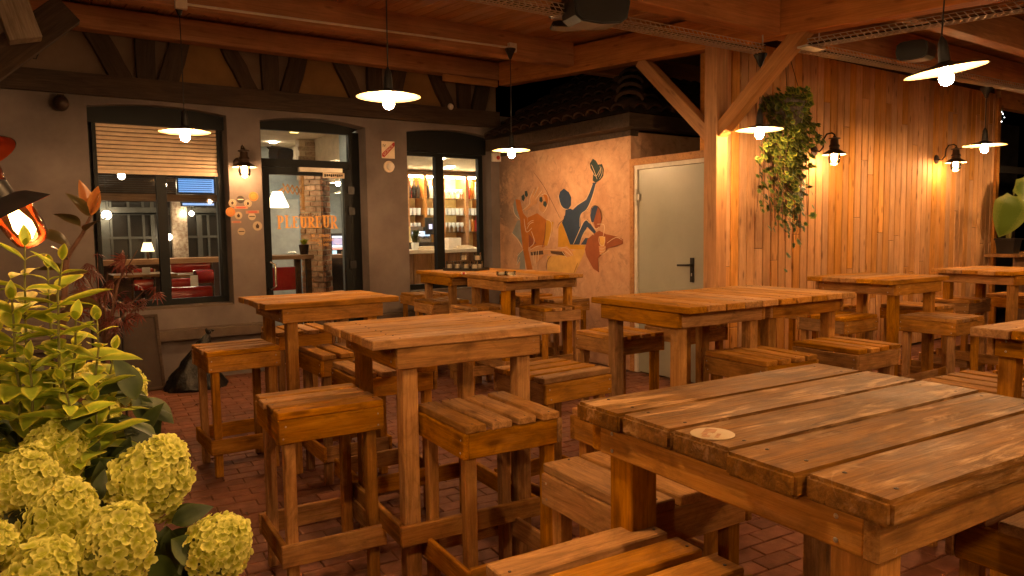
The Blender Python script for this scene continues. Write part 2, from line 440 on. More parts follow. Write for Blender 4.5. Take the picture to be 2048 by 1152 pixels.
# windows -----------------------------------------------------------
FR = FY + .25
def window(name, label, x0, x1, z0, zs, rise, zhead, mull, mw):
    t = thing(name, label, 'window', ((x0 + x1) / 2, FR, z0))
    g = G(); y0, y1 = FR - .03, FR + .04; e = .065
    g.box(x0, x0 + e, y0, y1, z0 + e, zhead); g.box(x1 - e, x1, y0, y1, z0 + e, zhead); g.box(x0, x1, y0 - .002, y1, z0, z0 + e)
    g.box(x0 + e, x1 - e, y0, y1 - .002, zhead - .045, zhead)
    g.obj('frame', ANTHR, t)
    a = arch(x0, x1, zs + .01, rise)
    g = G(); g.prism([(x0, FR - .12, zhead + .002), (x1, FR - .12, zhead + .002)] + [(x, FR - .12, z) for x, z in a[::-1]], (0, .14, 0)); g.obj('head_box', ANTHR, t)
    g = G(); g.box(mull - mw / 2, mull + mw / 2, y0 - .012, y1 - .001, z0 + e, zhead - .045); g.obj('mullion', ANTHR, t)
    for xa, xb in ((x0 + e, mull - mw / 2), (mull + mw / 2, x1 - e)):
        g = G(); g.box(xa, xb, FR, FR + .008, z0 + e, zhead - .045); g.obj('pane', GLASS, t)
    return t
w1 = window('dining_window', 'wide arched window with half lowered beige shutter, red seats inside', .735, 2.03, .79, 2.80, .05, 2.66, 1.395, .095)
w3 = window('bar_window', 'arched window looking onto the lit bar shelves', 4.165, 5.40, .79, 2.77, .055, 2.55, 4.73, .115)
sh = thing('roller_shutter', 'beige slatted roller shutter half lowered over the dining window', 'shutter', (1.38, FR - .07, 2.15))
for k in range(11):
    g = G(); z = 2.207 + k * .0425
    prof = [(-.006, 0), (.004, .002), (.011, .012), (.011, .024), (.004, .0345), (-.006, .0365)]
    pts = [(0.815, FR - .065 - p, z + q) for p, q in prof]
    g.prism(pts, (1.14, 0, 0)); g.obj('slat', SHUT, sh)
g = G(); g.box(.815, 1.955, FR - .055, FR - .050, 2.204, 2.67); g.obj('backing', W_DARK, sh)  # dark sheet added so the gaps between slats read as shadow
g = G(); g.box(.812, 1.957, FR - .085, FR - .045, 2.165, 2.203); g.obj('bottom_bar', SHUT, sh)
g = G(); g.box(.775, .811, FR - .10, FR - .032, .86, 2.66); g.obj('guide_rail', ANTHR, sh)
g = G(); g.box(1.959, 1.99, FR - .10, FR - .032, .86, 2.66); g.obj('guide_rail', ANTHR, sh)
# cafe door -----------------------------------------------------------
dr = thing('cafe_door', 'dark glazed cafe door with gold lettering and transom light', 'door', (3.0, FR, 0))
X0, X1 = 2.385, 3.62
g = G(); y0, y1 = FR - .035, FR + .045
g.box(X0, X0 + .06, y0, y1, .02, 2.78); g.box(X1 - .13, X1, y0, y1, .02, 2.74); g.box(X0 + .06, X1 - .13, y0, y1, 2.30, 2.39)
a = arch(X0, X1, 2.785, .06)
g.prism([(X0 + .06, y0 + .002, 2.715), (X1 - .13, y0 + .002, 2.715)] + [(x, y0 + .002, z) for x, z in a[::-1]], (0, .07, 0))
g.obj('frame', ANTHR, dr)
g = G(); g.box(X0 + .06, X1 - .13, FR, FR + .008, 2.39, 2.715); g.obj('transom_pane', GLASS, dr)
lx0, lx1 = X0 + .065, X1 - .135
g = G(); y0, y1 = FR - .045, FR + .02; e = .07
g.box(lx0, lx0 + e, y0, y1, .03, 2.295); g.box(lx1 - e, lx1, y0, y1, .03, 2.295); g.box(lx0 + e, lx1 - e, y0, y1, .03, .2); g.box(lx0 + e, lx1 - e, y0, y1, 2.21, 2.295)
leaf = g.obj('door_leaf', ANTHR, dr)
g = G(); g.box(lx0 + e, lx1 - e, FR - .02, FR - .012, .2, 2.21); pane = g.obj('door_pane', GLASS, dr)
g = G(); q = at(597, 338, 1, FR - .07); q2 = at(683, 342, 1, FR - .07)
g.box(q.x, q2.x, FR - .10, FR - .047, q.z - .03, q.z + .02); g.obj('door_closer', STEEL, dr)
g = G(); q = at(646, 345, 1, FR - .06); q2 = at(689, 357, 1, FR - .06)
g.box(q.x, q2.x, FR - .060, FR - .047, q2.z, q.z); pl = g.obj('notice_plate', CREAM, dr)
g = G()
for k in range(9):
    x = q.x + .015 + k * (q2.x - q.x - .03) / 9
    g.box(x, x + .018, FR - .063, FR - .0605, (q.z + q2.z) / 2 - .018 + .005 * (k % 3), (q.z + q2.z) / 2 + .014)
g.obj('plate_mark', INK, pl)
g = G(); xh = at(545, 540, 1, FR - .1).x
zt = at(548, 524, 1, FR - .1).z; zb = at(548, 578, 1, FR - .1).z
g.tube([(xh - .03, FR - .045, zt - .01), (xh - .02, FR - .1, zt), (xh + .03, FR - .105, zt - .03), (xh + .035, FR - .105, zb + .03), (xh - .02, FR - .1, zb), (xh - .03, FR - .045, zb + .01)], .014, 10)
g.obj('pull_handle', CHROME, dr, True)
for z in (2.0, 1.75, 1.1):
    g = G(); g.box(lx1 - .03, lx1 + .05, FR - .065, FR - .046, z, z + .09); g.obj('hinge', BLACK, dr)
# lettering on the glass
LY = FR - .0235
def letter(ch, x, z, wd, h, st):
    """slab-serif capital as a list of outlines (x, z)"""
    P = []; bx = lambda a, b, c, d: P.append([(x + a, z + c), (x + b, z + c), (x + b, z + d), (x + a, z + d)])
    sf = st * .42; th = st * .42
    def bowl(cx, cz, rx, rz, a0, a1, t1, t2):
        n = 10; o = []; i_ = []
        for k in range(n + 1):
            a = a0 + (a1 - a0) * k / n
            o.append((x + cx + rx * math.cos(a), z + cz + rz * math.sin(a))); i_.append((x + cx + (rx - t1) * math.cos(a), z + cz + (rz - t2) * math.sin(a)))
        for k in range(n): P.append([o[k], o[k + 1], i_[k + 1], i_[k]])
    if ch in 'PR':
        bx(sf, sf + st, 0, h); bx(0, 2 * sf + st, 0, th); bx(0, sf + st * .7, h - th, h)
        bowl(wd * .5, h * .73, wd * .42, h * .27, -PI / 2, PI / 2, st, th); bx(sf + st, wd * .5, h - th, h); bx(sf + st, wd * .5, h * .46, h * .46 + th)
        if ch == 'R': P.append([(x + wd * .38, z + h * .46), (x + wd * .38 + st, z + h * .46), (x + wd + .1 * wd, z), (x + wd + .1 * wd - st * 1.1, z)]); bx(wd * .95 - st, wd * 1.12, 0, th * .8)
    elif ch == 'L':
        bx(sf, sf + st, 0, h); bx(0, 2 * sf + st, h - th, h); bx(0, wd, 0, th); bx(wd - th * .8, wd, 0, h * .28)
    elif ch == 'E':
        bx(sf, sf + st, 0, h); bx(0, wd, 0, th); bx(0, wd * .96, h - th, h); bx(sf, wd * .7, h * .47, h * .47 + th)
        bx(wd - th * .8, wd, 0, h * .24); bx(wd * .96 - th * .8, wd * .96, h * .78, h); bx(wd * .7 - th * .7, wd * .7, h * .38, h * .64)
    elif ch == 'U':
        bx(sf, sf + st, h * .28, h); bx(wd - sf - st * .75, wd - sf, h * .28, h); bx(0, 2 * sf + st, h - th, h); bx(wd - 2 * sf - st * .75, wd, h - th, h)
        bowl(wd * .5, h * .29, wd * .5 - sf, h * .29, PI, 2 * PI, st * .9, th)
    return P
xl = at(555, 470, 1, LY).x; xr = at(678, 470, 1, LY).x; W = xr - xl
zbase = at(600, 458, 1, LY).z; ztop = at(556, 431, 1, LY).z; H0 = ztop - zbase
x = xl
for i, ch in enumerate('PLEUREUR'):
    hh = H0 * (1.0, .93, .87, .84, .84, .87, .93, 1.0)[i]; wd = W * .112 * (1.0, .95, .95, 1.12, 1.0, .95, 1.12, 1.05)[i]
    g = G()
    for j, pl in enumerate(letter(ch, x, zbase + (.012 if 0 < i < 7 else 0), wd, hh, wd * .30)):
        d = .0012 + .00012 * j
        g.prism([(a, LY - d, b) for a, b in pl], (0, d, 0))
    g.obj('letter', GOLD, pane)
    x += W * .122 * (1.0, .95, .95, 1.08, 1.03, .95, 1.08, 1)[i]
def text(body, loc, size, mat, parent, rot=(PI / 2, 0, 0), align='CENTER', ext=.0006, name='lettering'):
    cu = bpy.data.curves.new(name, 'FONT'); cu.body = body; cu.size = size; cu.align_x = align; cu.extrude = ext; cu.resolution_u = 3
    o = bpy.data.objects.new(name, cu); COL.objects.link(o); cu.materials.append(mat)
    o.parent = parent; pm = wm(parent).inverted()
    o.matrix_basis = pm @ (Matrix.Translation(loc) @ Euler(rot).to_matrix().to_4x4())
    return o
xc = (xl + xr) / 2
text('CAFÉ DU', (at(617, 436, 1, LY).x, LY, at(617, 435, 1, LY).z), .058, INK, pane)
for (u, v, s) in ((640, 474, '00 - 23h00'), (643, 483, '11h00 - 00h00'), (645, 492, '- 21h00')):
    q = at(u, v, 1, LY); text(s, (q.x, LY, q.z), .052, GOLD, pane)

# ------------------------------------------------------------------ things fixed to the facade
lic = thing('licence_sign', 'small cream licence sign with a red diagonal band', 'sign', (3.905, FY - .012, 2.43))
g = G(); g.box(3.82, 3.99, FY - .012, FY - .001, 2.43, 2.635); g.obj('plate', CREAM, lic)
g = G(); g.prism([(3.821, FY - .013, 2.45), (3.85, FY - .013, 2.44), (3.989, FY - .013, 2.58), (3.989, FY - .013, 2.625), (3.975, FY - .013, 2.625), (3.821, FY - .013, 2.485)], (0, -.0015, 0)); g.obj('red_band', RED, lic)
text('IV', (3.852, FY - .0135, 2.565), .05, INK, lic)
text('LICENCE', (3.911, FY - .0155, 2.519), .043, CREAM, lic, rot=(PI / 2, -math.radians(44.5), 0))
bell = thing('alarm_bell', 'round white alarm bell under the licence sign', 'bell', (3.91, FY, 2.28))
g = G(); mw = Matrix.Translation((3.91, FY - .001, 2.33)) @ Matrix.Rotation(PI / 2, 4, 'X')
g.lathe([(.001, .018), (.066, .018), (.07, .01), (.07, 0)], 24, mw); g.obj('back_plate', CREAM, bell, True)
g = G(); mw = Matrix.Translation((3.92, FY - .02, 2.33)) @ Matrix.Rotation(PI / 2, 4, 'X')
g.lathe([(.001, .045), (.03, .042), (.046, .028), (.05, 0)], 24, mw); g.obj('dome', WHITE, bell, True)
q = at(995, 316, 1, FY - .01); cb = thing('call_point', 'small white box with a round button at the wall corner', 'call box', (q.x - .03, FY, q.z - .05))
g = G(); g.box(q.x - .09, q.x + .03, FY - .05, FY - .001, q.z - .05, q.z + .06); g.obj('housing', WHITE, cb)
g = G(); g.lathe([(.001, .01), (.025, .008), (.028, 0)], 16, Matrix.Translation((q.x - .015, FY - .051, q.z + .0)) @ Matrix.Rotation(PI / 2, 4, 'X')); g.obj('button', RED, cb, True)
q = at(122, 206, 1, FY - .08); g = G(); g.ball((q.x, FY - .07, q.z), .068, 18, 12, 1, 1, 1.12); g.box(q.x - .03, q.x + .03, FY - .05, FY - .001, q.z + .04, q.z + .09)
tag(g.obj('dome_camera', RUST, None, True), 'dark ball shaped camera under the timber rail', 'camera')
q = at(903, 213, 1, FY - .1); sd = thing('smoke_detector', 'small round white sensor on the dark timbers', 'sensor', (q.x, FY - .07, q.z - .04))
g = G(); g.lathe([(.001, .03), (.03, .026), (.042, .0)], 20, Matrix.Translation((q.x, FY - .075, q.z)) @ Matrix.Rotation(PI / 2, 4, 'X')); g.obj('cap', WHITE, sd, True)
g = G(); g.box(q.x - .03, q.x + .04, FY - .075, FY - .05, q.z - .06, q.z - .01); g.obj('bracket', BLACK, sd)
# beer stickers on the pier
ST = [(465, 406, 8, 'c', 'w', 'cream round sticker left of the black one'), (481, 399, 8, 'c', 'k', 'black round sticker with pale stripe'), (507, 393, 10, 'c', 'o', 'orange round sticker at the top right of the pier'),
      (496, 407, 8, 'c', 'w', 'cream round sticker right of the black one'), (482, 415, 14, 'r', 'p', 'pale oblong sticker under the black one'), (505, 424, 14, 'r', 'p', 'salmon oblong sticker beside the doorframe'),
      (461, 424, 10, 'c', 'o', 'orange round sticker at the left edge of the pier'), (477, 431, 8, 'c', 'd', 'cream round sticker with dark flame shape'), (504, 433, 8, 'c', 'l', 'cream round sticker with a bar across'),
      (473, 444, 10, 'r', 'p', 'narrow pale oblong sticker below the left orange one'), (515, 452, 10, 'c', 'd', 'big cream round sticker low by the doorframe'), (483, 463, 8, 'c', 'l', 'lowest cream round sticker on the pier')]
STK = plain('sticker_cream', (.42, .33, .22), .6); STKO = plain('sticker_orange', (.46, .19, .035), .6)
for u, v, r, sh_, cl, lb in ST:
    q = at(u, v, 1, FY - .002); R = r * q.y / F_PX * .90
    s = thing('sticker', lb, 'sticker', (q.x, FY, q.z - R), 0, 'stickers on the pier by the door')
    m1 = {'w': STK, 'k': INK, 'o': STKO, 'p': plain('salmon_print', (.40, .19, .11), .5) if 'salmon_print' not in bpy.data.materials else bpy.data.materials['salmon_print'], 'd': STK, 'l': STK}[cl]
    g = G()
    if sh_ == 'c':
        mw = Matrix.Translation((q.x, FY - .0005, q.z)) @ Matrix.Rotation(PI / 2, 4, 'X')
        g.lathe([(.001, .0022), (R, .0022), (R, 0)], 22, mw); g.obj('disc', m1, s)
        g = G()
        if cl in 'wo':
            g.lathe([(R * .72, .0030), (R * .8, .0030)], 22, mw)
            if cl == 'w': g.prism([(q.x - R * .3, FY - .0028, q.z - R * .4), (q.x + R * .1, FY - .0028, q.z - R * .45), (q.x + R * .35, FY - .0028, q.z + R * .1), (q.x, FY - .0028, q.z + R * .5), (q.x - R * .35, FY - .0028, q.z + R * .2)], (0, -.0004, 0))
        elif cl == 'd':
            g.prism([(q.x - R * .25, FY - .0028, q.z - R * .5), (q.x + R * .25, FY - .0028, q.z - R * .5), (q.x + R * .4, FY - .0028, q.z), (q.x, FY - .0028, q.z + R * .6), (q.x - R * .4, FY - .0028, q.z)], (0, -.0004, 0))
        else: g.box(q.x - R * .75, q.x + R * .75, FY - .0034, FY - .0028, q.z - R * .1, q.z + R * .14)
        g.obj('print', {'k': CREAM, 'o': RED}.get(cl, RUST), s)
    else:
        g.box(-R, R, -.0028, -.0005, -R * .23, R * .23, Matrix.Translation((q.x, FY, q.z)) @ Matrix.Rotation(random.uniform(-.05, .05), 4, 'Y')); g.obj('strip', m1, s)
        g = G(); g.box(-R * .7, R * .7, -.0034, -.003, -R * .08, R * .08, Matrix.Translation((q.x, FY, q.z))); g.obj('print', RED, s)

# ------------------------------------------------------------------ mural house
house = thing('mural_house', 'low peach plastered outhouse with a painted mural and tiled hip roof', 'building', (7.0, 7.2, 0))
MURALW = None
def mural_mat():
    m, t, p = new_mat('peach_plaster'); v, r = objcoord(t, (1, 1, 1), False)
    n1 = noise(t, v, 1.6, 6, .65, .4); n2 = noise(t, v, 14, 5, .7); n3 = noise(t, v, 5, 6, .75, 1.5)
    c = ramp(t, n1, [(.3, (.46, .25, .145)), (.5, (.58, .345, .21)), (.7, (.64, .42, .27))])
    c = mix(t, .5, c, ramp(t, n2, [(.3, (.75, .68, .6)), (.65, (1.1, 1.1, 1.1))]), 'MULTIPLY')
    c = mix(t, mapr(t, n3, .52, .70, 0, .75), c, (.27, .15, .095))
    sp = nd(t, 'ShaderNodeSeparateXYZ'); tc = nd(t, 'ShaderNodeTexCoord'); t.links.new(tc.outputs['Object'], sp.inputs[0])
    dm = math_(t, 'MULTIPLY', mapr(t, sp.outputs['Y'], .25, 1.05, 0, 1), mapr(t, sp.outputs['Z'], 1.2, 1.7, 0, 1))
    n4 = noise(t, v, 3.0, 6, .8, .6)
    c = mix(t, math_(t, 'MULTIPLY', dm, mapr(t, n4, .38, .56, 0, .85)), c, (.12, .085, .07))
    t.links.new(c, p.inputs['Base Color']); p.inputs['Roughness'].default_value = .9
    bump(t, p, n2, .5, .006)
    return m
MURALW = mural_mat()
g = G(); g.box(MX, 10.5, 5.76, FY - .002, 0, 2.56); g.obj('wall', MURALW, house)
g = G(); g.box(MX - .22, 10.6, 5.55, 5.757, 2.58, 2.72); g.box(MX - .22, MX - .002, 5.757, FY - .01, 2.58, 2.72); g.box(MX - .012, MX + .1, 5.75, FY - .01, 2.52, 2.579); g.obj('eave_board', W_DARK, house)
# hip roof: two slopes with rows of half round tiles
EZ = 2.73; PITCHR = math.radians(30)
cx, cy = MX - .3, 5.47
g = G(); A = (cx, cy, EZ); hgt = 2.3 * math.tan(PITCHR)
g.add([(cx, cy, EZ), (11, cy, EZ), (11, cy + 2.3, EZ + hgt), (cx + 2.3, cy + 2.3, EZ + hgt), (cx, 8.2, EZ), (cx + 2.3, 8.2, EZ + hgt)], [(0, 1, 2, 3), (0, 3, 5, 4)])
g.add([(cx, cy, EZ - .02), (11, cy, EZ - .02), (11, cy + 2.3, EZ + hgt - .02), (cx + 2.3, cy + 2.3, EZ + hgt - .02), (cx, 8.2, EZ - .02), (cx + 2.3, 8.2, EZ + hgt - .02)], [(3, 2, 1, 0), (4, 5, 3, 0)])
g.obj('roof_deck', W_DARK, house)
g = G(); n = 6; Lt = .36
for s_, rr in ((0, .095), (1, .08)):
    pass
vs = []; fs = []
for s_, (rr, zz) in enumerate(((.098, .0), (.082, .0))):
    for k in range(n + 1):
        a = PI * k / n; vs.append((s_ * Lt, rr * math.cos(a), rr * .62 * math.sin(a) + (.03 if s_ == 0 else .0)))
for k in range(n): fs.append((k, k + 1, n + 1 + k + 1, n + 1 + k))
m_ = len(vs); vs += [(x, y * .86, z * .86 - .008) for x, y, z in vs]
fs += [tuple(m_ + i for i in f[::-1]) for f in fs]
for k in range(n): fs.append((k, m_ + k, m_ + k + 1, k + 1))
g.add(vs, fs); tile_me = g.mesh('roof_tile', True); tile_me.materials.append(TILE)
def tile(p, az, pitch):
    o = bpy.data.objects.new('roof_tile', tile_me); COL.objects.link(o); o.parent = house
    m = Matrix.Translation(Vector(p) - Vector((7.0, 7.2, 0))) @ Matrix.Rotation(az, 4, 'Z') @ Matrix.Rotation(-pitch, 4, 'Y') @ Matrix.Rotation(RND.uniform(-.03, .03), 4, 'Z')
    o.matrix_basis = m
for r_ in range(7):
    dd = -.05 + r_ * .29; zz = EZ + .012 + dd * math.tan(PITCHR)
    k = 0
    y = cy + max(0, dd) + .1
    while y < 8.15: tile((cx + dd, y + RND.uniform(-.006, .006), zz), 0, PITCHR); y += .2
    x = cx + max(0, dd) + .1
    while x < 8.6: tile((x, cy + dd, zz), PI / 2, PITCHR); x += .2
hp = math.atan(math.tan(PITCHR) / math.sqrt(2))
for k in range(6):
    d = -.02 + k * .26; o_ = (cx + d, cy + d, EZ + .05 + d * math.tan(PITCHR))
    o = bpy.data.objects.new('hip_tile', tile_me); COL.objects.link(o); o.parent = house
    o.matrix_basis = Matrix.Translation(Vector(o_) - Vector((7.0, 7.2, 0))) @ Matrix.Rotation(PI / 4, 4, 'Z') @ Matrix.Rotation(-hp, 4, 'Y') @ Matrix.Diagonal((1.15, 1.5, 1.6, 1))
# ------------------------------------------------------------------ the painted mural (flat paint on the wall)
mural = thing('mural', 'painted mural of blue, orange and brown figures leaning on a ledge', 'mural', (MX - .004, 7.0, .9))
PAINT = {k: rough_mat('mural_paint_' + k, tuple(x * .8 for x in c), tuple(x * 1.1 for x in c), 7, .85, .2, bscale=60) for k, c in {
    'blue': (.032, .058, .12), 'orange': (.46, .15, .02), 'ochre': (.56, .29, .03), 'brown': (.28, .085, .035), 'skin': (.58, .30, .14), 'cream': (.72, .55, .38), 'grey': (.27, .27, .25),
    'teal': (.03, .055, .06), 'sand': (.64, .38, .11), 'line': (.10, .055, .035)}.items()}
def mp(x, y, lift=0):
    q = at(1000 + x / 4.432, 300 + y / 4.432, 0, MX); q.x = MX - .002 - lift * .0006; return q
_ml = [0]
def shape(col, pts, name='painted_shape'):
    _ml[0] += 1; g = G(); g.prism([mp(x, y, _ml[0] * .35) for x, y in pts], (.001 + _ml[0] * .0002, 0, 0))
    return g.obj(name, PAINT[col], mural)
def smooth(pts, it=2):
    for _ in range(it):
        n = []
        for i in range(len(pts) - 1):
            a, b = pts[i], pts[i + 1]
            n += [(a[0] * .75 + b[0] * .25, a[1] * .75 + b[1] * .25), (a[0] * .25 + b[0] * .75, a[1] * .25 + b[1] * .75)]
        pts = [pts[0]] + n + [pts[-1]]
    return pts
def line(col, pts, wd=5, name='painted_line'):
    _ml[0] += 1; pts = smooth(pts); g = G(); vs = []; N = len(pts)
    for i, (x, y) in enumerate(pts):
        a = pts[max(0, i - 1)]; b = pts[min(N - 1, i + 1)]; dx, dy = b[0] - a[0], b[1] - a[1]; L = math.hypot(dx, dy) or 1
        ww = wd * (.45 + .55 * math.sin(PI * (i + .6) / (N + .2))) / 2
        vs += [mp(x - dy / L * ww, y + dx / L * ww, _ml[0] * .35), mp(x + dy / L * ww, y - dx / L * ww, _ml[0] * .35)]
    g.add(vs, [(2 * i, 2 * i + 1, 2 * i + 3, 2 * i + 2) for i in range(N - 1)])
    return g.obj(name, PAINT[col], mural)
shape('sand', [(420, 940), (520, 935), (640, 900), (755, 845), (750, 910), (690, 1040), (640, 1150), (545, 1150), (420, 1070)])
shape('grey', [(118, 480), (140, 420), (180, 520), (185, 610), (155, 615), (125, 560)])
shape('grey', [(155, 625), (180, 620), (200, 850), (165, 790), (110, 735), (130, 690)])
shape('grey', [(160, 920), (215, 880), (225, 1055), (175, 1055), (180, 980), (150, 1020)])
shape('orange', [(138, 435), (180, 445), (205, 560), (240, 600), (265, 720), (250, 880), (290, 1060), (240, 1060), (205, 880), (185, 700), (180, 610), (150, 520)])
shape('orange', [(245, 600), (330, 560), (410, 620), (405, 760), (395, 860), (300, 890), (255, 860), (265, 740)])
shape('brown', [(255, 745), (300, 790), (325, 830), (260, 860)])
shape('ochre', [(415, 620), (475, 640), (465, 720), (420, 850), (395, 845), (400, 760)])
shape('ochre', [(520, 690), (548, 640), (620, 835), (760, 845), (745, 880), (640, 880), (560, 860), (515, 860)])
shape('skin', [(380, 400), (420, 388), (442, 430), (430, 500), (395, 560), (355, 535), (345, 500), (360, 450)])
shape('orange', [(385, 395), (420, 388), (442, 430), (430, 490), (410, 470), (400, 430)])
shape('skin', [(205, 530), (275, 470), (270, 420), (310, 345), (318, 350), (300, 400), (312, 405), (345, 322), (354, 327), (330, 400), (375, 362), (380, 370), (335, 430), (325, 475), (290, 490), (240, 535)])
shape('teal', [(193, 410), (212, 392), (222, 425), (210, 455), (196, 440)])
shape('teal', [(222, 365), (240, 362), (248, 400), (236, 418), (222, 400)])
shape('teal', [(352, 420), (375, 415), (382, 450), (368, 468), (352, 450)])
shape('teal', [(388, 455), (412, 455), (418, 485), (405, 508), (385, 488)])
shape('blue', [(568, 342), (610, 375), (632, 420), (630, 490), (605, 525), (575, 528), (540, 490), (524, 410), (535, 370)], 'painted_figure')
shape('blue', [(552, 645), (580, 575), (585, 530), (625, 520), (648, 532), (690, 490), (770, 440), (800, 370), (825, 290), (855, 290), (832, 370), (815, 430), (775, 530), (735, 550), (715, 575), (715, 690), (690, 760), (665, 838), (625, 838), (590, 740)], 'painted_figure')
shape('teal', [(800, 120), (825, 78), (850, 95), (870, 130), (905, 125), (920, 170), (915, 230), (890, 265), (850, 290), (825, 270), (830, 200), (805, 160)])
shape('blue', [(660, 838), (700, 740), (745, 640), (775, 615), (850, 720), (845, 748), (775, 680), (735, 750), (710, 838)])
shape('blue', [(720, 838), (760, 780), (790, 780), (765, 838)])
shape('blue', [(815, 520), (840, 492), (872, 500), (835, 640), (815, 640), (803, 580)])
shape('brown', [(872, 500), (895, 540), (905, 610), (885, 680), (850, 700), (833, 640)])
shape('brown', [(780, 790), (830, 745), (880, 715), (940, 745), (1030, 765), (1090, 790), (1092, 830), (1040, 850), (960, 870), (900, 930), (870, 960), (880, 1085), (830, 1050), (770, 940), (757, 880)])
shape('sand', [(885, 768), (938, 768), (930, 850), (895, 850)])
shape('skin', [(880, 850), (940, 850), (940, 900), (890, 930)])
shape('skin', [(270, 890), (330, 850), (400, 870), (540, 880), (590, 850), (640, 890), (655, 935), (590, 950), (560, 920), (400, 925), (340, 990), (320, 1000), (300, 930)])
shape('line', [(275, 905), (385, 890), (390, 925), (280, 935)])
shape('line', [(450, 895), (570, 900), (590, 940), (460, 918)])
for col, wd, pts in [('cream', 6, [(520, 400), (540, 490), (575, 525), (605, 525)]), ('cream', 6, [(640, 525), (700, 480), (775, 435), (825, 300)]), ('cream', 6, [(855, 300), (838, 370), (820, 430), (775, 535), (715, 565), (712, 680)]),
    ('cream', 7, [(655, 835), (700, 735), (740, 640), (772, 612), (800, 650)]), ('cream', 6, [(712, 838), (735, 760), (775, 690), (840, 755)]), ('cream', 6, [(800, 600), (830, 680), (860, 705), (885, 680)]),
    ('line', 6, [(803, 560), (815, 510), (845, 488), (880, 505), (903, 560), (905, 620)]), ('cream', 6, [(865, 658), (900, 655), (938, 662), (920, 765)]), ('cream', 5, [(885, 768), (880, 800), (895, 850), (930, 850), (940, 768), (885, 766)]),
    ('cream', 5, [(955, 825), (1000, 790), (1045, 770), (1090, 800)]), ('cream', 5, [(885, 870), (915, 880), (942, 860)]), ('cream', 5, [(885, 895), (915, 905), (942, 885)]), ('cream', 5, [(890, 920), (915, 928), (970, 890)]),
    ('cream', 6, [(120, 490), (130, 570), (180, 615)]), ('cream', 6, [(110, 735), (165, 790), (205, 870)]), ('cream', 6, [(220, 610), (228, 680), (240, 740), (290, 690)]), ('cream', 5, [(245, 700), (270, 650), (305, 640)]), ('cream', 5, [(250, 660), (275, 630), (305, 625)]),
    ('cream', 6, [(285, 720), (320, 820), (265, 870)]), ('cream', 5, [(205, 535), (275, 480), (268, 430), (308, 345)]), ('cream', 5, [(300, 420), (345, 325)]), ('cream', 5, [(320, 440), (378, 362)]), ('cream', 6, [(360, 410), (385, 390), (425, 390), (440, 440), (425, 510), (390, 560)]),
    ('cream', 6, [(410, 610), (470, 635), (465, 720), (430, 845)]), ('cream', 5, [(270, 890), (330, 850), (395, 850)]), ('cream', 5, [(300, 900), (310, 1000)]), ('cream', 5, [(330, 890), (320, 1010)]), ('cream', 5, [(350, 885), (345, 990)]), ('cream', 5, [(545, 870), (600, 860), (655, 935)]), ('cream', 5, [(560, 900), (600, 955)]), ('cream', 5, [(580, 890), (640, 940)]), ('cream', 4, [(400, 880), (540, 885)]),
    ('cream', 5, [(160, 940), (215, 880)]), ('cream', 5, [(155, 1020), (185, 950)]), ('cream', 4, [(820, 130), (850, 200), (870, 260)]), ('cream', 4, [(895, 140), (905, 190), (880, 240)]), ('cream', 4, [(912, 150), (918, 210), (890, 260)]), ('cream', 4, [(830, 200), (860, 245), (905, 160)]),
    ('line', 5, [(420, 1060), (425, 980), (465, 935)]), ('line', 4, [(700, 1000), (640, 1150)]), ('line', 5, [(520, 690), (530, 650), (575, 620), (580, 580)]), ('line', 4, [(310, 200), (400, 320), (470, 460), (545, 610)]), ('line', 5, [(385, 860), (410, 760), (412, 640)])]:
    line(col, pts, wd)

# ------------------------------------------------------------------ steel door closing the gap to the post
DX = MX + .01
sd = thing('steel_door', 'plain grey steel door with black handle beside the mural', 'door', (DX, 5.25, 0))
g = G(); g.box(DX - .03, DX + .10, 5.70, 5.757, 0, 2.20); g.box(DX - .03, DX + .10, 4.66, 4.715, 0, 2.20); g.box(DX - .032, DX + .10, 4.66, 5.757, 2.201, 2.27); g.obj('timber_surround', W_POST, sd)
g = G(); g.box(DX - .018, DX + .05, 5.655, 5.698, 0, 2.155); g.box(DX - .018, DX + .05, 4.717, 4.755, 0, 2.155); g.box(DX - .019, DX + .05, 4.717, 5.698, 2.157, 2.199); g.obj('steel_frame', WHITE, sd)
g = G(); g.box(DX, DX + .04, 4.759, 5.651, .01, 2.152); lf = g.obj('leaf', DOORM, sd)
for z in (1.78, .3):
    g = G(); g.tube([(DX - .024, 5.66, z), (DX - .024, 5.66, z + .17)], .011, 10); g.box(DX - .022, DX - .001, 5.62, 5.70, z + .05, z + .12); g.obj('hinge', STEEL, sd, True)
hy = at(1385, 530, 0, DX).y; hz = at(1385, 540, 0, DX).z
g = G(); g.box(DX - .012, DX - .001, hy - .022, hy + .022, hz - .12, hz + .12); hp_ = g.obj('handle_plate', BLACKP, lf)
g = G(); g.tube([(DX - .01, hy, hz + .05), (DX - .055, hy, hz + .05), (DX - .06, hy + .02, hz + .05), (DX - .06, hy + .14, hz + .045)], .011, 10); g.obj('lever_handle', BLACKP, lf, True)
g = G(); g.box(DX - .016, DX - .0125, hy - .006, hy + .006, hz - .06, hz - .03); g.obj('keyhole', STEEL, lf)

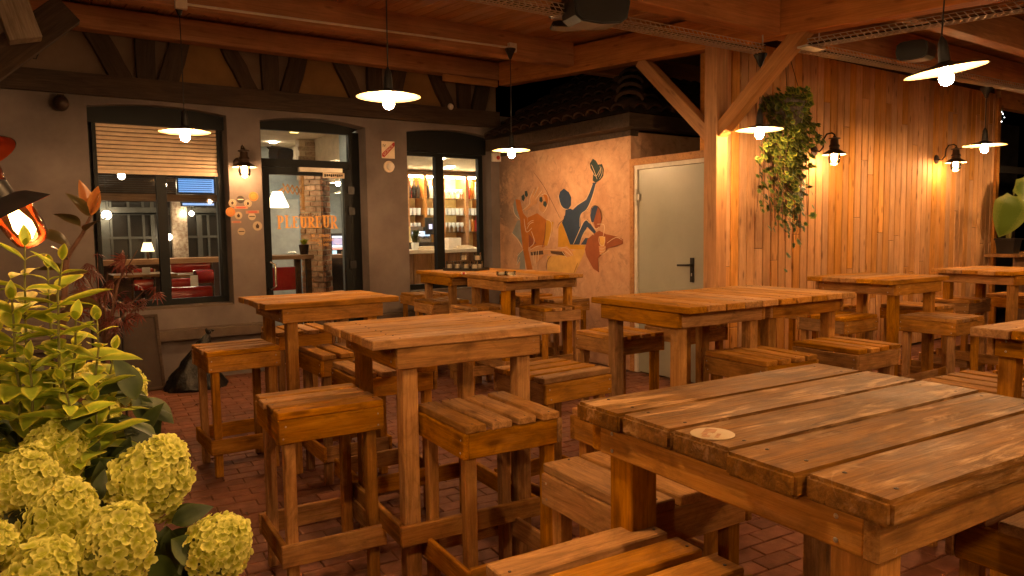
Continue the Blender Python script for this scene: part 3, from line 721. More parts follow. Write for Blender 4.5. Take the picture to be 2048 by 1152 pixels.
# ------------------------------------------------------------------ timber wall
WX0, WX1 = 5.66, 11.62
wall = thing('timber_wall', 'long wall of upright larch boards carrying two lanterns', 'wall', (8.6, WY, 0))
g = G(); g.box(WX0, WX1, WY + .03, WY + .12, 0, 3.5); g.obj('batten_backing', W_DARK, wall)
x = WX0; r = random.Random(5); bw = .128
while x < WX1 - .05:
    wdt = min(bw * r.uniform(.94, 1.05), WX1 - x); z = 0.02; top = 3.36
    cuts = sorted(r.uniform(.5, 3.1) for _ in range(r.choice((0, 1, 1, 2))))
    cuts = [c for i, c in enumerate(cuts) if i == 0 or c - cuts[i - 1] > .7]
    for z1 in cuts + [top]:
        L = round((z1 - z - .004) / .05) * .05; L = max(.2, z1 - z - .005)
        plank('board', L, round(wdt - .016, 3), .024, W_WALL, wall, (x + wdt / 2 - 8.6, .012 + r.uniform(-.0015, .0015), (z + z1) / 2), 'zx', var=r.randrange(3), bev=.005, wob=.0005)
        z = z1
    x += wdt
g = G(); g.box(WX0 - .09, WX0 - .004, WY - .03, WY + .1, 0, 3.3); g.box(WX1 + .002, WX1 + .09, WY - .03, WY + .12, 0, 3.3); g.obj('end_post', W_POST, wall)

# posts and braces --------------------------------------------------
post = thing('roof_post', 'square timber post with two braces between steel door and ivy', 'post', (5.445, 4.555, 0))
plank('shaft', 3.2, .15, .15, W_POST, post, (0, 0, 1.6), 'z', var=0, bev=.006)
def bar(name, a, b, wd, th, mat, parent, var=0):
    a, b = Vector(a), Vector(b); d = (b - a); L = d.length
    me = plank_mesh(L, wd, th, var, .005, .002)
    if not me.materials: me.materials.append(mat)
    o = bpy.data.objects.new(name, me); COL.objects.link(o); o.parent = parent
    x = d.normalized(); y = Vector((1, 0, 0)); y = (y - x * y.dot(x)).normalized() if abs(x.x) < .95 else Vector((0, 1, 0)); z = x.cross(y)
    m = Matrix((x, y, z)).transposed().to_4x4(); m.translation = (a + b) / 2
    o.matrix_basis = wm(parent).inverted() @ m
    return o
bar('brace', (5.445, 4.60, 2.38), (5.445, 5.50, 3.23), .12, .12, W_POST, post, 1)
bar('brace', (5.445, 4.51, 2.40), (5.445, 3.62, 3.16), .12, .12, W_POST, post, 2)
# roof timbers -------------------------------------------------------
def beam(name, label, a, b, wd, th, mat=None, cat='beam'):
    a, b = Vector(a), Vector(b); t = thing(name, label, cat, (a + b) / 2)
    bar('timber', a, b, wd, th, mat or W_BEAM, t, RND.randrange(4)); return t
gy0, gy1 = -2.2, 8.02
def under(y): return ceil_z(y) - .02
gir = thing('main_girder', 'heavy sloping girder running over the post towards the camera', 'beam', (5.445, 3, 3.2))
o = bar('timber', (5.445, gy0, under(gy0) - .15), (5.445, gy1, under(gy1) - .15), .148, .29, W_BEAM, gir, 1)
beam('lamp_beam', 'roof beam with white conduit and two pendant lamps beside it', (-4.5, 6.56, 3.50), (5.365, 6.56, 3.50), .14, .27)
beam('roof_beam', 'roof beam above the middle row of lamps, left of the girder', (-3.5, 3.9, 3.265), (5.365, 3.9, 3.265), .15, .29)
beam('roof_beam', 'roof beam above the cable tray, right of the girder', (5.525, 3.9, 3.265), (13, 3.9, 3.265), .15, .29)
beam('roof_beam', 'pale low beam under the ceiling at the top right', (5.525, 2.95, 3.20), (13, 2.95, 3.20), .12, .26, W_CEIL)
beam('roof_beam', 'roof beam running on behind the post over the outhouse', (5.525, 6.56, 3.46), (10, 6.56, 3.46), .14, .27)
beam('joist_stub', 'short blunt joist end at the top middle', (-4, 5.45, 3.50), (2.95, 5.45, 3.50), .30, .10)
beam('fascia_strip', 'narrow pale batten under the roof plate near the mural', (4.55, 8.03, 3.42), (5.35, 8.03, 3.42), .05, .08, W_POST)
tl = thing('roof_bracket', 'weathered grey timber bracket at the top left corner', 'bracket', (-.6, 6.9, 3.3))
q = at(34, 30, 1, 6.2); bar('timber', (q.x - .10, 6.2, q.z + .35), (q.x + .04, 6.2, q.z - .17), .2, .16, W_GREY, tl)
q2 = at(28, 90, 1, 6.5); bar('strut', (q2.x + .35, 6.5, q2.z + .3), (q2.x - .9, 6.5, q2.z - .85), .22, .12, W_DARK, tl, 1)
cl = thing('wire_loop', 'thin dark cable hanging loose on the upper left wall', 'cable', (.3, FY - .03, 3.2))
g = G(); pts = [at(u, v, 1, FY - .02) for u, v in ((48, 106), (62, 115), (72, 118), (78, 105), (79, 88), (74, 72))]; g.tube(pts, .006, 6); g.obj('cable', BLACK, cl, True)
# ceiling boards ---------------------------------------------------
ceil = thing('ceiling', None, None, (4.8, 3.0, 0)); ceil['kind'] = 'structure'
tilt = math.atan(.07); x = -4.6; r = random.Random(3)
me_ = None
while x < 13.2:
    L = 10.75
    me = plank_mesh(L, .134, .02, r.randrange(3), .004, .0008)
    if not me.materials: me.materials.append(W_CEIL)
    o = bpy.data.objects.new('board', me); COL.objects.link(o); o.parent = ceil
    o.matrix_basis = Matrix.Translation((x + .068 - 4.8, 0, ceil_z(3.0) + .012 + r.uniform(-.0012, .0012))) @ Matrix.Rotation(tilt, 4, 'X') @ Matrix.Rotation(PI / 2, 4, 'Z')
    x += .1385
g = G(); z0, z1 = ceil_z(-2.4) + .04, ceil_z(8.4) + .04
g.add([(-4.7, -2.4, z0), (13.3, -2.4, z0), (13.3, 8.4, z1), (-4.7, 8.4, z1), (-4.7, -2.4, z0 + .1), (13.3, -2.4, z0 + .1), (13.3, 8.4, z1 + .1), (-4.7, 8.4, z1 + .1)], [(0, 1, 2, 3), (7, 6, 5, 4), (0, 4, 5, 1), (1, 5, 6, 2), (2, 6, 7, 3), (3, 7, 4, 0)])
g.obj('roof_sheet', W_DARK, ceil)

# conduit and junction boxes on the lamp beam ----------------------
cz = 3.47
con = thing('conduit', 'thin white conduit along the lamp beam between two square boxes', 'conduit', (2.8, 6.47, cz))
b1 = at(362, 6, 1, 6.46); b2 = at(1025, 95, 1, 6.46)
g = G(); g.tube([(b1.x, 6.475, b1.z), (b2.x, 6.475, b2.z)], .011, 8); g.obj('pipe', ENAMEL, con, True)
for b in (b1, b2):
    g = G(); g.box(b.x - .045, b.x + .045, 6.445, 6.488, b.z - .045, b.z + .045); g.obj('junction_box', ENAMEL, con)

# wire cable trays ---------------------------------------------------
def tray(name, label, a, b, wd=.11, ht=.055, pitch=.05):
    a, b = Vector(a), Vector(b); t = thing(name, label, 'cable tray', a); d = (b - a); L = d.length; d.normalize(); s = d.cross(Vector((0, 0, 1))).normalized(); u = s.cross(d)
    g = G(); rr = .0035
    for o_ in (s * wd / 2 + u * ht, s * wd / 2, s * wd / 6, -s * wd / 6, -s * wd / 2, -s * wd / 2 + u * ht, s * wd / 2 + u * ht * .5, -s * wd / 2 + u * ht * .5): g.tube([a + o_, b + o_], rr, 4)
    g.obj('long_wire', STEEL, t)
    g = G(); n = int(L / pitch)
    for i in range(n):
        c = a + d * (i * pitch); e = d * pitch * .9
        for sg in (-1, 1):
            g.tube([c + s * wd / 2 * sg + u * ht, c + s * wd / 2 * sg + e], rr, 4)
        g.tube([c - s * wd / 2 + e, c + s * wd / 2 + e], rr, 4)
        g.tube([c - s * wd / 2, c + s * wd / 2 + e], rr * .8, 4)
    o = g.obj('cross_wire', STEEL, t); o['kind'] = 'stuff'
    g = G(); g.tube([a + u * .015 + s * .02, (a + b) / 2 + u * .012, b + u * .015 + s * .015], .012, 6); g.tube([a + u * .012 - s * .02, b + u * .012 - s * .02], .009, 6); g.obj('cable', BLACKP, t, True)
    return t
tray('cable_tray', 'wire cable tray crossing the top middle to the post', (1.6, 4.06, 3.0), (5.33, 4.0, 3.0))
tray('cable_tray', 'wire cable tray running right above the timber wall lamps', (5.5, 3.74, 2.99), (12.6, 3.42, 2.99))
tray('cable_tray', 'wire cable tray rising to the top right corner past the big lamp', (5.52, 3.66, 3.0), (6.15, 1.2, 3.0))
def hook(p): 
    g.tube([Vector(p), Vector(p) + Vector((0, 0, .14)), Vector(p) + Vector((.05, .02, .17)), Vector(p) + Vector((.16, .04, .14))], .007, 6)
hk = thing('tray_hanger', 'bent steel hangers holding the trays at the post top', 'hanger', (5.45, 3.8, 3.0))
g = G(); hook((5.26, 3.92, 3.03)); hook((5.56, 3.60, 3.03)); g.box(5.38, 5.62, 3.58, 3.68, 2.975, 2.99); g.obj('bent_rod', STEEL, hk, True)

# speakers -----------------------------------------------------------
def speaker(label, c, yaw, tiltv, sx, sy, sz, grey=False):
    t = thing('speaker', label, 'speaker', c)
    mw = Matrix.Translation(c) @ Matrix.Rotation(yaw, 4, 'Z') @ Matrix.Rotation(tiltv, 4, 'X')
    pts = []
    for k in range(12):
        a = 2 * PI * k / 12; e = .55
        pts.append((sx / 2 * math.copysign(abs(math.cos(a)) ** e, math.cos(a)), sz / 2 * math.copysign(abs(math.sin(a)) ** e, math.sin(a))))
    g = G(); g.prism([mw @ Vector((x, -sy / 2, z)) for x, z in pts], mw.to_3x3() @ Vector((0, sy, 0))); g.obj('cabinet', BLACKP, t)
    g = G(); g.prism([mw @ Vector((x * .93, -sy / 2 - .012, z * .93)) for x, z in pts], mw.to_3x3() @ Vector((0, .012, 0))); g.obj('grille', BLACK if not grey else NIGHTW, t)
    g = G(); g.tube([mw @ Vector((-.06, sy / 2 - .02, 0)), mw @ Vector((-.08, sy / 2 + .1, .06)), mw @ Vector((.08, sy / 2 + .1, .06)), mw @ Vector((.06, sy / 2 - .02, 0))], .011, 6); g.obj('bracket', BLACK, t, True)
    return t
speaker('black loudspeaker with rounded corner above the cable tray', at_d(1190, 8, 4.95), math.radians(-20), .1, .40, .26, .30)
speaker('small dark clamp lamp beside the loudspeaker above the tray', at_d(1122, 22, 5.05), math.radians(-30), 0, .17, .12, .08)
speaker('flat dark fitting below the cable tray at the ceiling', at_d(1135, 52, 5.6), math.radians(-30), 0, .26, .12, .05)
speaker('black loudspeaker under the low beam behind the biggest pendant', at_d(1832, 103, 6.6), math.radians(-75), .1, .26, .34, .17)

# ------------------------------------------------------------------ lamps
def pendant(label, p, top, tiltm=0.0, lit=True, R=.2):
    t = thing('pendant_lamp', label, 'lamp', (p.x, p.y, p.z), 0, 'black pendant lamps under the pavilion roof')
    fx = Matrix.Translation(p) @ Matrix.Rotation(YAW, 4, 'Z').inverted() @ Matrix.Rotation(tiltm, 4, 'Y')
    prof = [(R, 0), (R * .8, .012), (R * .5, .024), (.05, .034), (.028, .046), (.024, .12)]
    g = G(); g.lathe([(R + .003, -.001)] + [(a + .002, z + .004) for a, z in prof], 36, fx); g.obj('shade', BLACK, t, True)
    g = G(); g.lathe([(R, 0), (R * .8, .009), (R * .5, .020), (.05, .029), (.002, .031)], 36, fx); g.obj('shade_lining', LINING, t, True)
    g = G(); g.lathe([(.024, .118), (.023, .15), (.014, .17), (.006, .185), (.002, .19)], 20, fx); g.obj('lamp_holder', BLACK, t, True)
    cyl = [(.001, -.078), (.016, -.075), (.03, -.063), (.037, -.042), (.034, -.022), (.024, .0), (.016, .02), (.014, .058)]
    g = G(); g.lathe(cyl, 16, fx); g.obj('bulb', E_BULB, t, True)
    g = G(); s = fx @ Vector((0, 0, .19)); e = Vector((p.x, p.y, top)); g.tube([s, s * .5 + e * .5 + Vector((.003, 0, 0)), e], .0045, 6); g.obj('cord', BLACKP, t, True)
    g = G(); g.lathe([(.002, -.11), (.012, -.105), (.03, -.06), (.058, -.008), (.058, 0)], 20, Matrix.Translation(e)); g.obj('ceiling_rose', BLACK, t, True)
    return t
LP = [('pendant lamp in front of the beige roller shutter', 370, 264, 6.03, 3.42, 0), ('pendant lamp hanging left of the mural, beside the bar window', 1023, 301, 7.72, 3.42, 0),
      ('pendant lamp hanging in front of the half timbering above the café door', 777, 194, 4.65, 3.44, 0), ('pendant lamp hanging before the ivy, next to the post', 1519, 260, 6.41, 3.03, 0),
      ('pendant lamp farthest right, near the dark window opening', 1969, 291, 7.70, 2.95, 0), ('tilted pendant lamp, largest in view, at the top right', 1891, 142, 3.97, 3.26, math.radians(-8))]
for lb, u, v, d, top, tl_ in LP:
    p = at_d(u, v, d); p.z = max(2.34, min(2.41, p.z)) if v < 290 or True else p.z
    pendant(lb, p, top, tl_)
for p in ((.62, 1.55), (1.0, -2.0), (4.2, -2.0), (4.2, -.5), (7.4, 1.7), (1.0, -.7), (-1.9, -.6), (-2.1, 2.0), (11.8, 3.4)):     # unseen lamps: the grid carried on, plus others added as fill light
    pendant('unseen pendant lamp outside the picture, one of a set extended for fill light', Vector((p[0], p[1], 2.38)), ceil_z(p[1]))

def sconce(label, x, y, z, out=.24):
    """gooseneck lantern on a wall whose face looks towards -y"""
    t = thing('wall_lantern', label, 'lamp', (x, y, z), 0, 'bronze wall lanterns')
    yo = y - out
    g = G(); g.lathe([(.001, .022), (.04, .02), (.055, .012), (.06, 0)], 20, Matrix.Translation((x, y - .001, z)) @ Matrix.Rotation(PI / 2, 4, 'X')); g.obj('wall_plate', RUST, t, True)
    g = G(); pts = [(x, y - .02, z), (x, y - .07, z - .012), (x, y - .11, z + .03), (x, y - .12, z + .12), (x, y - .15, z + .165), (x, yo + .03, z + .17), (x, yo, z + .15), (x, yo, z + .12)]
    g.tube(pts, .009, 8); g.obj('arm', RUST, t, True)
    fx = Matrix.Translation((x, yo, z))
    g = G(); g.lathe([(.002, .142), (.012, .138), (.02, .122), (.06, .112), (.06, .105), (.04, .10), (.042, .05), (.055, .035), (.056, .022), (.048, .018), (.052, -.008), (.06, -.012), (.125, -.055), (.126, -.06)], 24, fx); g.obj('hood', RUST, t, True)
    g = G(); g.lathe([(.122, -.062), (.06, -.02), (.002, -.014)], 24, fx); g.obj('hood_lining', CREAM, t, True)
    g = G(); g.lathe([(.046, -.025), (.058, -.06), (.062, -.10), (.056, -.14), (.034, -.168), (.001, -.175)], 20, fx); g.obj('glass_globe', CLEAR, t, True)
    g = G(); g.lathe([(.012, -.02), (.018, -.045), (.026, -.075), (.027, -.10), (.02, -.13), (.002, -.15)], 16, fx); g.obj('bulb', E_SCON, t, True)
    return t
def wl(u, v, Y):                     # a lantern whose bulb is seen at (u, v)
    return at(u, v, 1, Y)
q = wl(1668, 315, WY - .24); sconce('bronze wall lantern on the larch boards right of the ivy', q.x, WY - .002, q.z + .09)
q = wl(1911, 330, WY - .24); sconce('bronze wall lantern on the larch boards beside the far right pendant', q.x, WY - .002, q.z + .09)
q = wl(489, 340, FY - .22); sconce('bronze wall lantern on the pier between window and café door', q.x, FY - .002, q.z + .09, .22)
# two garden lanterns on a pole just left of the picture
def garden_lantern(label, c, ang, s=1.0, lit=True, nod=2):
    t = thing('garden_lantern', label, 'lantern', c)
    fx = Matrix.Translation(c) @ Matrix.Rotation(-YAW + math.radians(34), 4, 'Z') @ Matrix.Rotation(math.radians(nod), 4, 'X') @ Matrix.Rotation(ang, 4, 'Y') @ Matrix.Scale(s, 4)
    g = G(); g.lathe([(.125, 0), (.07, .045), (.04, .055), (.038, .10), (.02, .115), (.002, .116)], 28, fx); g.obj('hood', BLACK, t, True)
    g = G(); g.lathe([(.123, -.001), (.068, .038), (.002, .042)], 28, fx); g.obj('hood_lining', plain('orange_enamel', (.62, .10, .025), .35) if 'orange_enamel' not in bpy.data.materials else bpy.data.materials['orange_enamel'], t, True)
    g = G(); g.lathe([(.062, .0), (.06, -.06), (.052, -.105), (.03, -.125), (.001, -.128)], 22, fx); g.obj('glass_globe', AMBER, t, True)
    g = G(); g.lathe([(.014, .01), (.022, -.02), (.03, -.05), (.026, -.08), (.002, -.1)], 16, fx); g.obj('bulb', E_GARD if lit else CREAM, t, True)
    g = G(); g.tube([fx @ Vector((0, 0, .11)), fx @ Vector((0, 0, .17)), fx @ Vector((-.12, 0, .22)), fx @ Vector((-.3, 0, .16))], .01, 8); g.obj('arm', BLACK, t, True)
    return t
garden_lantern('black garden lantern with orange underside behind the yellow leaves', at_d(26, 424, 2.0), math.radians(-29), .82)
garden_lantern('orange lined lantern hood cut by the left edge of the picture', at_d(-66, 318, 2.0), math.radians(-24), 1.0, False, -16)
gp = at_d(-230, 470, 2.05)
pt = thing('lantern_pole', 'black pole of the garden lanterns, outside the left edge', 'pole', (gp.x, gp.y, 0)); g = G(); g.tube([(gp.x, gp.y, 0), (gp.x, gp.y, 1.95)], .02, 10); g.obj('pole', BLACK, pt, True)
# ------------------------------------------------------------------ bar tables and stools
def table(label, x, y, yaw, L=.89, W=.745, th=.038, ov=.115, side=.014, ah=.088, mat=W_FURN, turn=False, n=5, leg=.068, rails=True, group='square plank bar tables', stag=.006, screws=False):
    t = thing('bar_table', label, 'table', (x, y, 0), math.radians(yaw) + (PI / 2 if turn else 0), group)
    TOP = 1.105; pw = W / n
    for k in range(n):
        plank('tabletop_plank', L, round(pw - (.003 if mat is W_WORN else .0055), 4), th, mat, t, (RND.uniform(-stag, stag), -W / 2 + pw * (k + .5), TOP - th / 2 + RND.uniform(-.0012, .0012)), 'x', tilt=RND.uniform(-.006, .006), bev=.0075 if mat is W_WORN else .004, wob=.0018)
    az = TOP - th - ah / 2 - .002; at_ = .028
    xe = L / 2 - ov; ye = W / 2 - side
    for s in (-1, 1):
        plank('apron', round(2 * xe, 3), ah, at_, W_FURN, t, (RND.uniform(-.004, .004), s * (ye - at_ / 2), az), 'xe')
        plank('apron', round(2 * ye - 2 * at_ - .003, 3), ah, at_, W_FURN, t, (s * (xe - at_ / 2 - .003), 0, az), 'ye')
        for q in (-1, 1):
            plank('leg', TOP - th - .006, leg, leg, W_FURN, t, (s * (xe - at_ - leg / 2 - .006), q * (ye - at_ - leg / 2 - .003), (TOP - th - .006) / 2), 'z')
        if rails:
            plank('footrest', round(2 * xe - .006, 3), .085, .026, W_FURN, t, (0, s * (ye - at_ + .013), .272), 'xe')
            plank('footrest', round(2 * ye - 2 * at_ - .004, 3), .085, .026, W_FURN, t, (s * (xe - at_ + .010), 0, .272), 'ye')
    g = G()
    for k in range(n):
        for xx in (-1, 1):
            for yy in (-.3, .3):
                g.lathe([(.001, .0006), (.0036, .0004), (.0045, -.001)], 7, Matrix.Translation((xx * (L / 2 - max(ov, .05) - .018 + RND.uniform(-.006, .006)), -W / 2 + pw * (k + .5 + yy + RND.uniform(-.05, .05)), TOP + .0014)))
    o = g.obj('plank_screw', RUST, t, False, True); o['kind'] = 'stuff'
    if screws:
        g = G()
        for s in (-1, 1):
            for xx in (-.9, .9):
                for zz in (-.02, .022):
                    g.lathe([(.001, .002), (.004, .0015), (.005, 0)], 8, Matrix.Translation((xx * xe, s * (ye + .0005), az + zz)) @ Matrix.Rotation(-s * -PI / 2, 4, 'X'))
                    g.lathe([(.001, .002), (.004, .0015), (.005, 0)], 8, Matrix.Translation((s * (xe - .002), xx * ye * .88, az + zz)) @ Matrix.Rotation(s * PI / 2, 4, 'Y'))
        g.obj('screw_head', STEEL, t, False, True)
    return t
table('square bar table standing in front of the café door', 1.739, 4.852, -2.2, L=.885, W=.70, ov=.11, screws=True)
table('bar table in the middle with bar stools at its corners', 1.648, 2.998, -4.6, L=.893, W=.715, ov=.105, screws=True)
table('biggest foreground table with a round coaster on its worn planks', 1.603, .962, -3.8, L=.93, W=.825, ov=.018, side=.03, th=.047, ah=.07, mat=W_WORN, leg=.082, stag=.016, screws=True)
dv = math.radians(-2.6)
for s, lb in ((-1, 'left half of the joined table pair before the steel door'), (1, 'right half of the joined table pair before the steel door')):
    table(lb, 3.807 + s * .384 * math.cos(dv), 3.101 + s * .384 * math.sin(dv), -2.6, L=.852, W=.752, ov=.085, turn=True)
for s, lb in ((-1, 'farther half of the table pair by the mural, carrying the candle tray'), (1, 'nearer half of the table pair by the mural, with two ash jars')):
    table(lb, 4.19 + s * .02, 6.40 - s * .462, -3.2, L=.895, W=.87, ov=.09, turn=True)
table('bar table in front of the timber wall, below the first wall lantern', 6.124, 3.375, -2, L=.87, W=.755, ov=.10, screws=True)
table('bar table farthest right at the back, beside the counter', 7.851, 3.156, -6.5, L=.886, W=.748, ov=.10)
table('bar table cut off by the right edge of the picture', 3.739, 1.024, -3.6, L=.89, W=.75, ov=.11, screws=True)

def make_stool(var, wide=False):
    t = thing('bar_stool', 'x', 'stool', (0, 0, 0), 0, 'slatted wooden bar stools')
    r = random.Random(100 + var); Z = .804; th = .029; a = .225
    n = 3 if wide else 4; pw = .455 / n
    for k in range(n):
        plank('seat_slat', .455, round(pw - (.016 if wide else .027) + r.uniform(-.004, .004), 4), th, W_FURN, t, (r.uniform(-.006, .006), -.226 + pw * (k + .5) + r.uniform(-.002, .002), Z - th / 2 + r.uniform(-.001, .001)), 'x', tilt=r.uniform(-.008, .008), var=r.randrange(4))
    zc = Z - th - .002 - .05
    for s in (-1, 1):
        plank('apron', .452, .10, .022, W_FURN, t, (r.uniform(-.003, .003), s * .2135, zc), 'xe', var=r.randrange(4))
        plank('apron', .402, .10, .022, W_FURN, t, (s * .2120, 0, zc), 'ye', var=r.randrange(4))
        plank('footrest', .456, .095, .021, W_FURN, t, (r.uniform(-.004, .004), s * .2135, .197), 'xe', var=r.randrange(4))
        plank('footrest', .402, .095, .021, W_FURN, t, (s * .2125, 0, .196 + r.uniform(-.006, .006)), 'ye', var=r.randrange(4))
        for q in (-1, 1):
            plank('leg', .774, .046, .046, W_FURN, t, (s * .1765, q * .1785, .387), 'z', var=r.randrange(4))
    g = G()
    for k in range(n):
        for xx in (-.205, .205):
            g.lathe([(.001, .0006), (.0035, .0004), (.0042, -.001)], 7, Matrix.Translation((xx, -.226 + pw * (k + .5) + r.uniform(-.02, .02), Z + .0012)))
    o = g.obj('screw_head', RUST, t, False, True); o['kind'] = 'stuff'
    g = G()
    for s in (-1, 1):
        for xx in (-.2, .2):
            for zz in (-.026, .024):
                g.lathe([(.001, .0022), (.0032, .0018), (.004, 0)], 7, Matrix.Translation((xx + r.uniform(-.01, .01), s * .2246, zc + zz)) @ Matrix.Rotation(s * -PI / 2, 4, 'X'))
    o = g.obj('apron_screw', STEEL, t, False, True); o['kind'] = 'stuff'
    return t
protos = [make_stool(i) for i in range(3)] + [make_stool(9, True)]
STOOLS = [  # x, y, yaw, slats along: X or Y, label, wide
    (1.221, 5.000, .4, 'X', 'bar stool standing alone left of the table at the café door, by the bin bag'),
    (1.115, 3.165, -3.7, 'X', 'bar stool at the left end of the middle table'),
    (1.614, 2.535, -4, 'Y', 'bar stool at the near side of the middle table, slats pointing to the camera'),
    (1.56, 1.572, -3.5, 'Y', 'broad slatted bar stool pushed half under the coaster table', 1),
    (1.048, 1.093, -3.9, 'X', 'bar stool cut off by the bottom edge, left end of the coaster table'),
    (1.742, 4.435, -1.5, 'Y', 'bar stool at the near side of the table at the café door'),
    (1.84, 5.62, -2, 'Y', 'bar stool behind the table at the café door'),
    (1.70, 3.74, -3, 'Y', 'bar stool tucked behind the middle table, facing the café door table'),
    (2.367, 3.067, 2.0, 'X', 'bar stool at the right end of the middle table'),
    (2.10, 2.09, -3, 'X', 'bar stool mostly hidden behind the left corner of the coaster table'),
    (3.841, 6.907, -3.5, 'Y', 'bar stool left of the mural tables, second from the café wall'),
    (3.819, 6.105, -6, 'Y', 'bar stool at the near left corner of the mural tables'),
    (4.321, 5.609, -5, 'Y', 'bar stool at the near end of the mural tables'),
    (4.90, 6.19, -4, 'X', 'bar stool between the mural tables and the painted brown figure'),
    (4.92, 6.85, -2, 'X', 'bar stool against the mural behind the far half of the tables'),
    (4.12, 7.82, -3, 'Y', 'bar stool under the bar window'),
    (3.603, 3.872, -1.5, 'Y', 'bar stool behind the left half of the joined pair, before the steel door'),
    (4.33, 3.90, -2, 'Y', 'bar stool behind the right half of the joined pair'),
    (3.602, 2.670, -4.4, 'Y', 'bar stool at the near left of the joined pair'),
    (4.318, 2.570, -3.1, 'Y', 'bar stool at the near right of the joined pair'),
    (6.205, 2.886, -2.2, 'Y', 'bar stool at the near side of the table below the first wall lantern'),
    (5.673, 3.462, -1, 'X', 'bar stool at the left end of the table below the first wall lantern'),
    (6.25, 3.98, -2, 'Y', 'bar stool between the table below the lantern and the larch boards'),
    (6.90, 3.42, -2, 'Y', 'bar stool between the two tables along the timber wall'),
    (7.78, 3.48, -2, 'Y', 'bar stool tucked under the farthest right table'),
    (8.66, 3.25, -2, 'Y', 'bar stool beyond the farthest right table, at the picture edge'),
    (3.74, 1.49, -3, 'Y', 'bar stool behind the table cut off at the right edge'),
    (4.43, 1.46, -3, 'X', 'bar stool at the far end of the table cut off at the right edge'),
    (2.20, .66, -3, 'X', 'bar stool at the right end of the coaster table, seen under its apron'),
]
used = set()
for i, s in enumerate(STOOLS):
    k = 3 if len(s) > 5 else i % 3
    if k in used: o = copy_tree(protos[k])
    else: o = protos[k]; used.add(k)
    o.location = (s[0], s[1], 0); o.rotation_euler = (0, 0, math.radians(s[2]) + (PI / 2 if s[3] == 'Y' else 0) + (PI if i % 2 else 0)); o['label'] = s[4]

# things on the tables -------------------------------------------------
TZ = 1.1065
q = at(1425, 868, 2, TZ); co = thing('drink_coaster', 'round cardboard coaster on the foreground tabletop', 'coaster', (q.x, q.y, TZ))
g = G(); g.lathe([(.001, .0018), (.044, .0018), (.0455, .0009), (.045, 0)], 32, Matrix.Translation((q.x, q.y, TZ))); g.obj('disc', STK, co, True)
g = G(); cz_ = TZ + .0022
for a, b, c, d in ((-.034, -.02, .0, .016), (-.018, .0, .008, .02), (.002, .03, -.004, .02), (-.03, .0, -.018, -.010)):
    g.box(a, b, c, d, cz_, cz_ + .0003, Matrix.Translation((q.x, q.y, 0)) @ Matrix.Rotation(.5, 4, 'Z'))
g.obj('print', wood('coaster_brown', (.3, .15, .08), (.4, .22, .12), (.5, .3, .17), .6, .1, (1, 1), 0), co)
tr = thing('candle_tray', 'black tray of lit looking ribbed candle jars on the far mural table', 'tray', (4.15, 6.95, TZ))
p0 = at(888, 541, 2, TZ); p1 = at(958, 542, 2, TZ)
ang = math.atan2(p1.y - p0.y, p1.x - p0.x); cxy = (p0 + p1) / 2; Lx = (p1 - p0).length
mw = Matrix.Translation((cxy.x, cxy.y, TZ)) @ Matrix.Rotation(ang, 4, 'Z')
g = G(); g.box(-Lx / 2, Lx / 2, -.02, .24, 0, .008, mw)
for b in ((-Lx / 2, Lx / 2, -.02, -.012), (-Lx / 2, Lx / 2, .232, .24), (-Lx / 2, -Lx / 2 + .008, -.012, .232), (Lx / 2 - .008, Lx / 2, -.012, .232)): g.box(*b, .0085, .028, mw)
tag(g.obj('tray', BLACKP, tr))
def jar(p, h=.092, rad=.041, lab=None):
    t = thing('candle_jar', lab, 'candle jar', tuple(p), 0, 'ribbed glass candle jars')
    g = G(); n = 24; pr = [(rad * .8, .0), (rad, .008), (rad, h), (rad * .9, h), (rad * .88, .01), (.001, .009)]
    vs = []; fs = []
    for i, (rr, z) in enumerate(pr):
        for k in range(n):
            a = 2 * PI * k / n; q_ = rr * (1 + (.06 if (k % 2 and i in (1, 2)) else 0)); vs.append((p[0] + q_ * math.cos(a), p[1] + q_ * math.sin(a), p[2] + z))
    for i in range(len(pr) - 1):
        for k in range(n): l = (k + 1) % n; fs.append((i * n + k, i * n + l, (i + 1) * n + l, (i + 1) * n + k))
    g.add(vs, fs); g.obj('ribbed_glass', CLEAR, t)
    g = G(); g.lathe([(.001, h * .62), (rad * .8, h * .6), (rad * .8, .011)], 14, Matrix.Translation(p)); g.obj('wax', CREAM, t, True)
    return t
names = ['candle jar, front left on the black tray', 'candle jar, front second from left on the black tray', 'candle jar, front third on the black tray', 'candle jar, front right on the black tray', 'candle jar, back left on the black tray', 'candle jar, back middle on the black tray', 'candle jar, back right on the black tray', 'candle jar stacked on top at the left of the tray', 'candle jar stacked on top at the right of the tray']
k = 0
for (fx_, fy_, fz) in ((-.40, .02, 0), (-.18, .03, 0), (.08, .02, 0), (.30, .03, 0), (-.30, .13, 0), (-.02, .13, 0), (.30, .13, 0), (-.12, .12, 1), (.28, .11, 1)):
    v = mw @ Vector((fx_ * Lx, fy_ + .03, .0085 + fz * .0935)); jar(v, lab=names[k]); k += 1
for (u, lb) in ((1003, 'low glass ash jar, left of the two on the nearer mural table'), (1021, 'low glass ash jar, right of the two on the nearer mural table')):
    v = at(u, 551, 2, TZ); jar(v, .042, .048, lb)
v = at(927, 549, 2, TZ); ty = thing('toy_figure', 'tiny red and white figurine at the edge beside the black candle tray', 'figurine', tuple(v))
g = G(); g.ball((v.x, v.y, TZ + .012), .012, 10, 6, 1.6, 1.1, 1); g.obj('body', RED, ty, True)
g = G(); g.ball((v.x - .02, v.y, TZ + .010), .010, 8, 6); g.ball((v.x + .024, v.y, TZ + .009), .009, 8, 6); g.obj('foot', WHITE, ty, True)

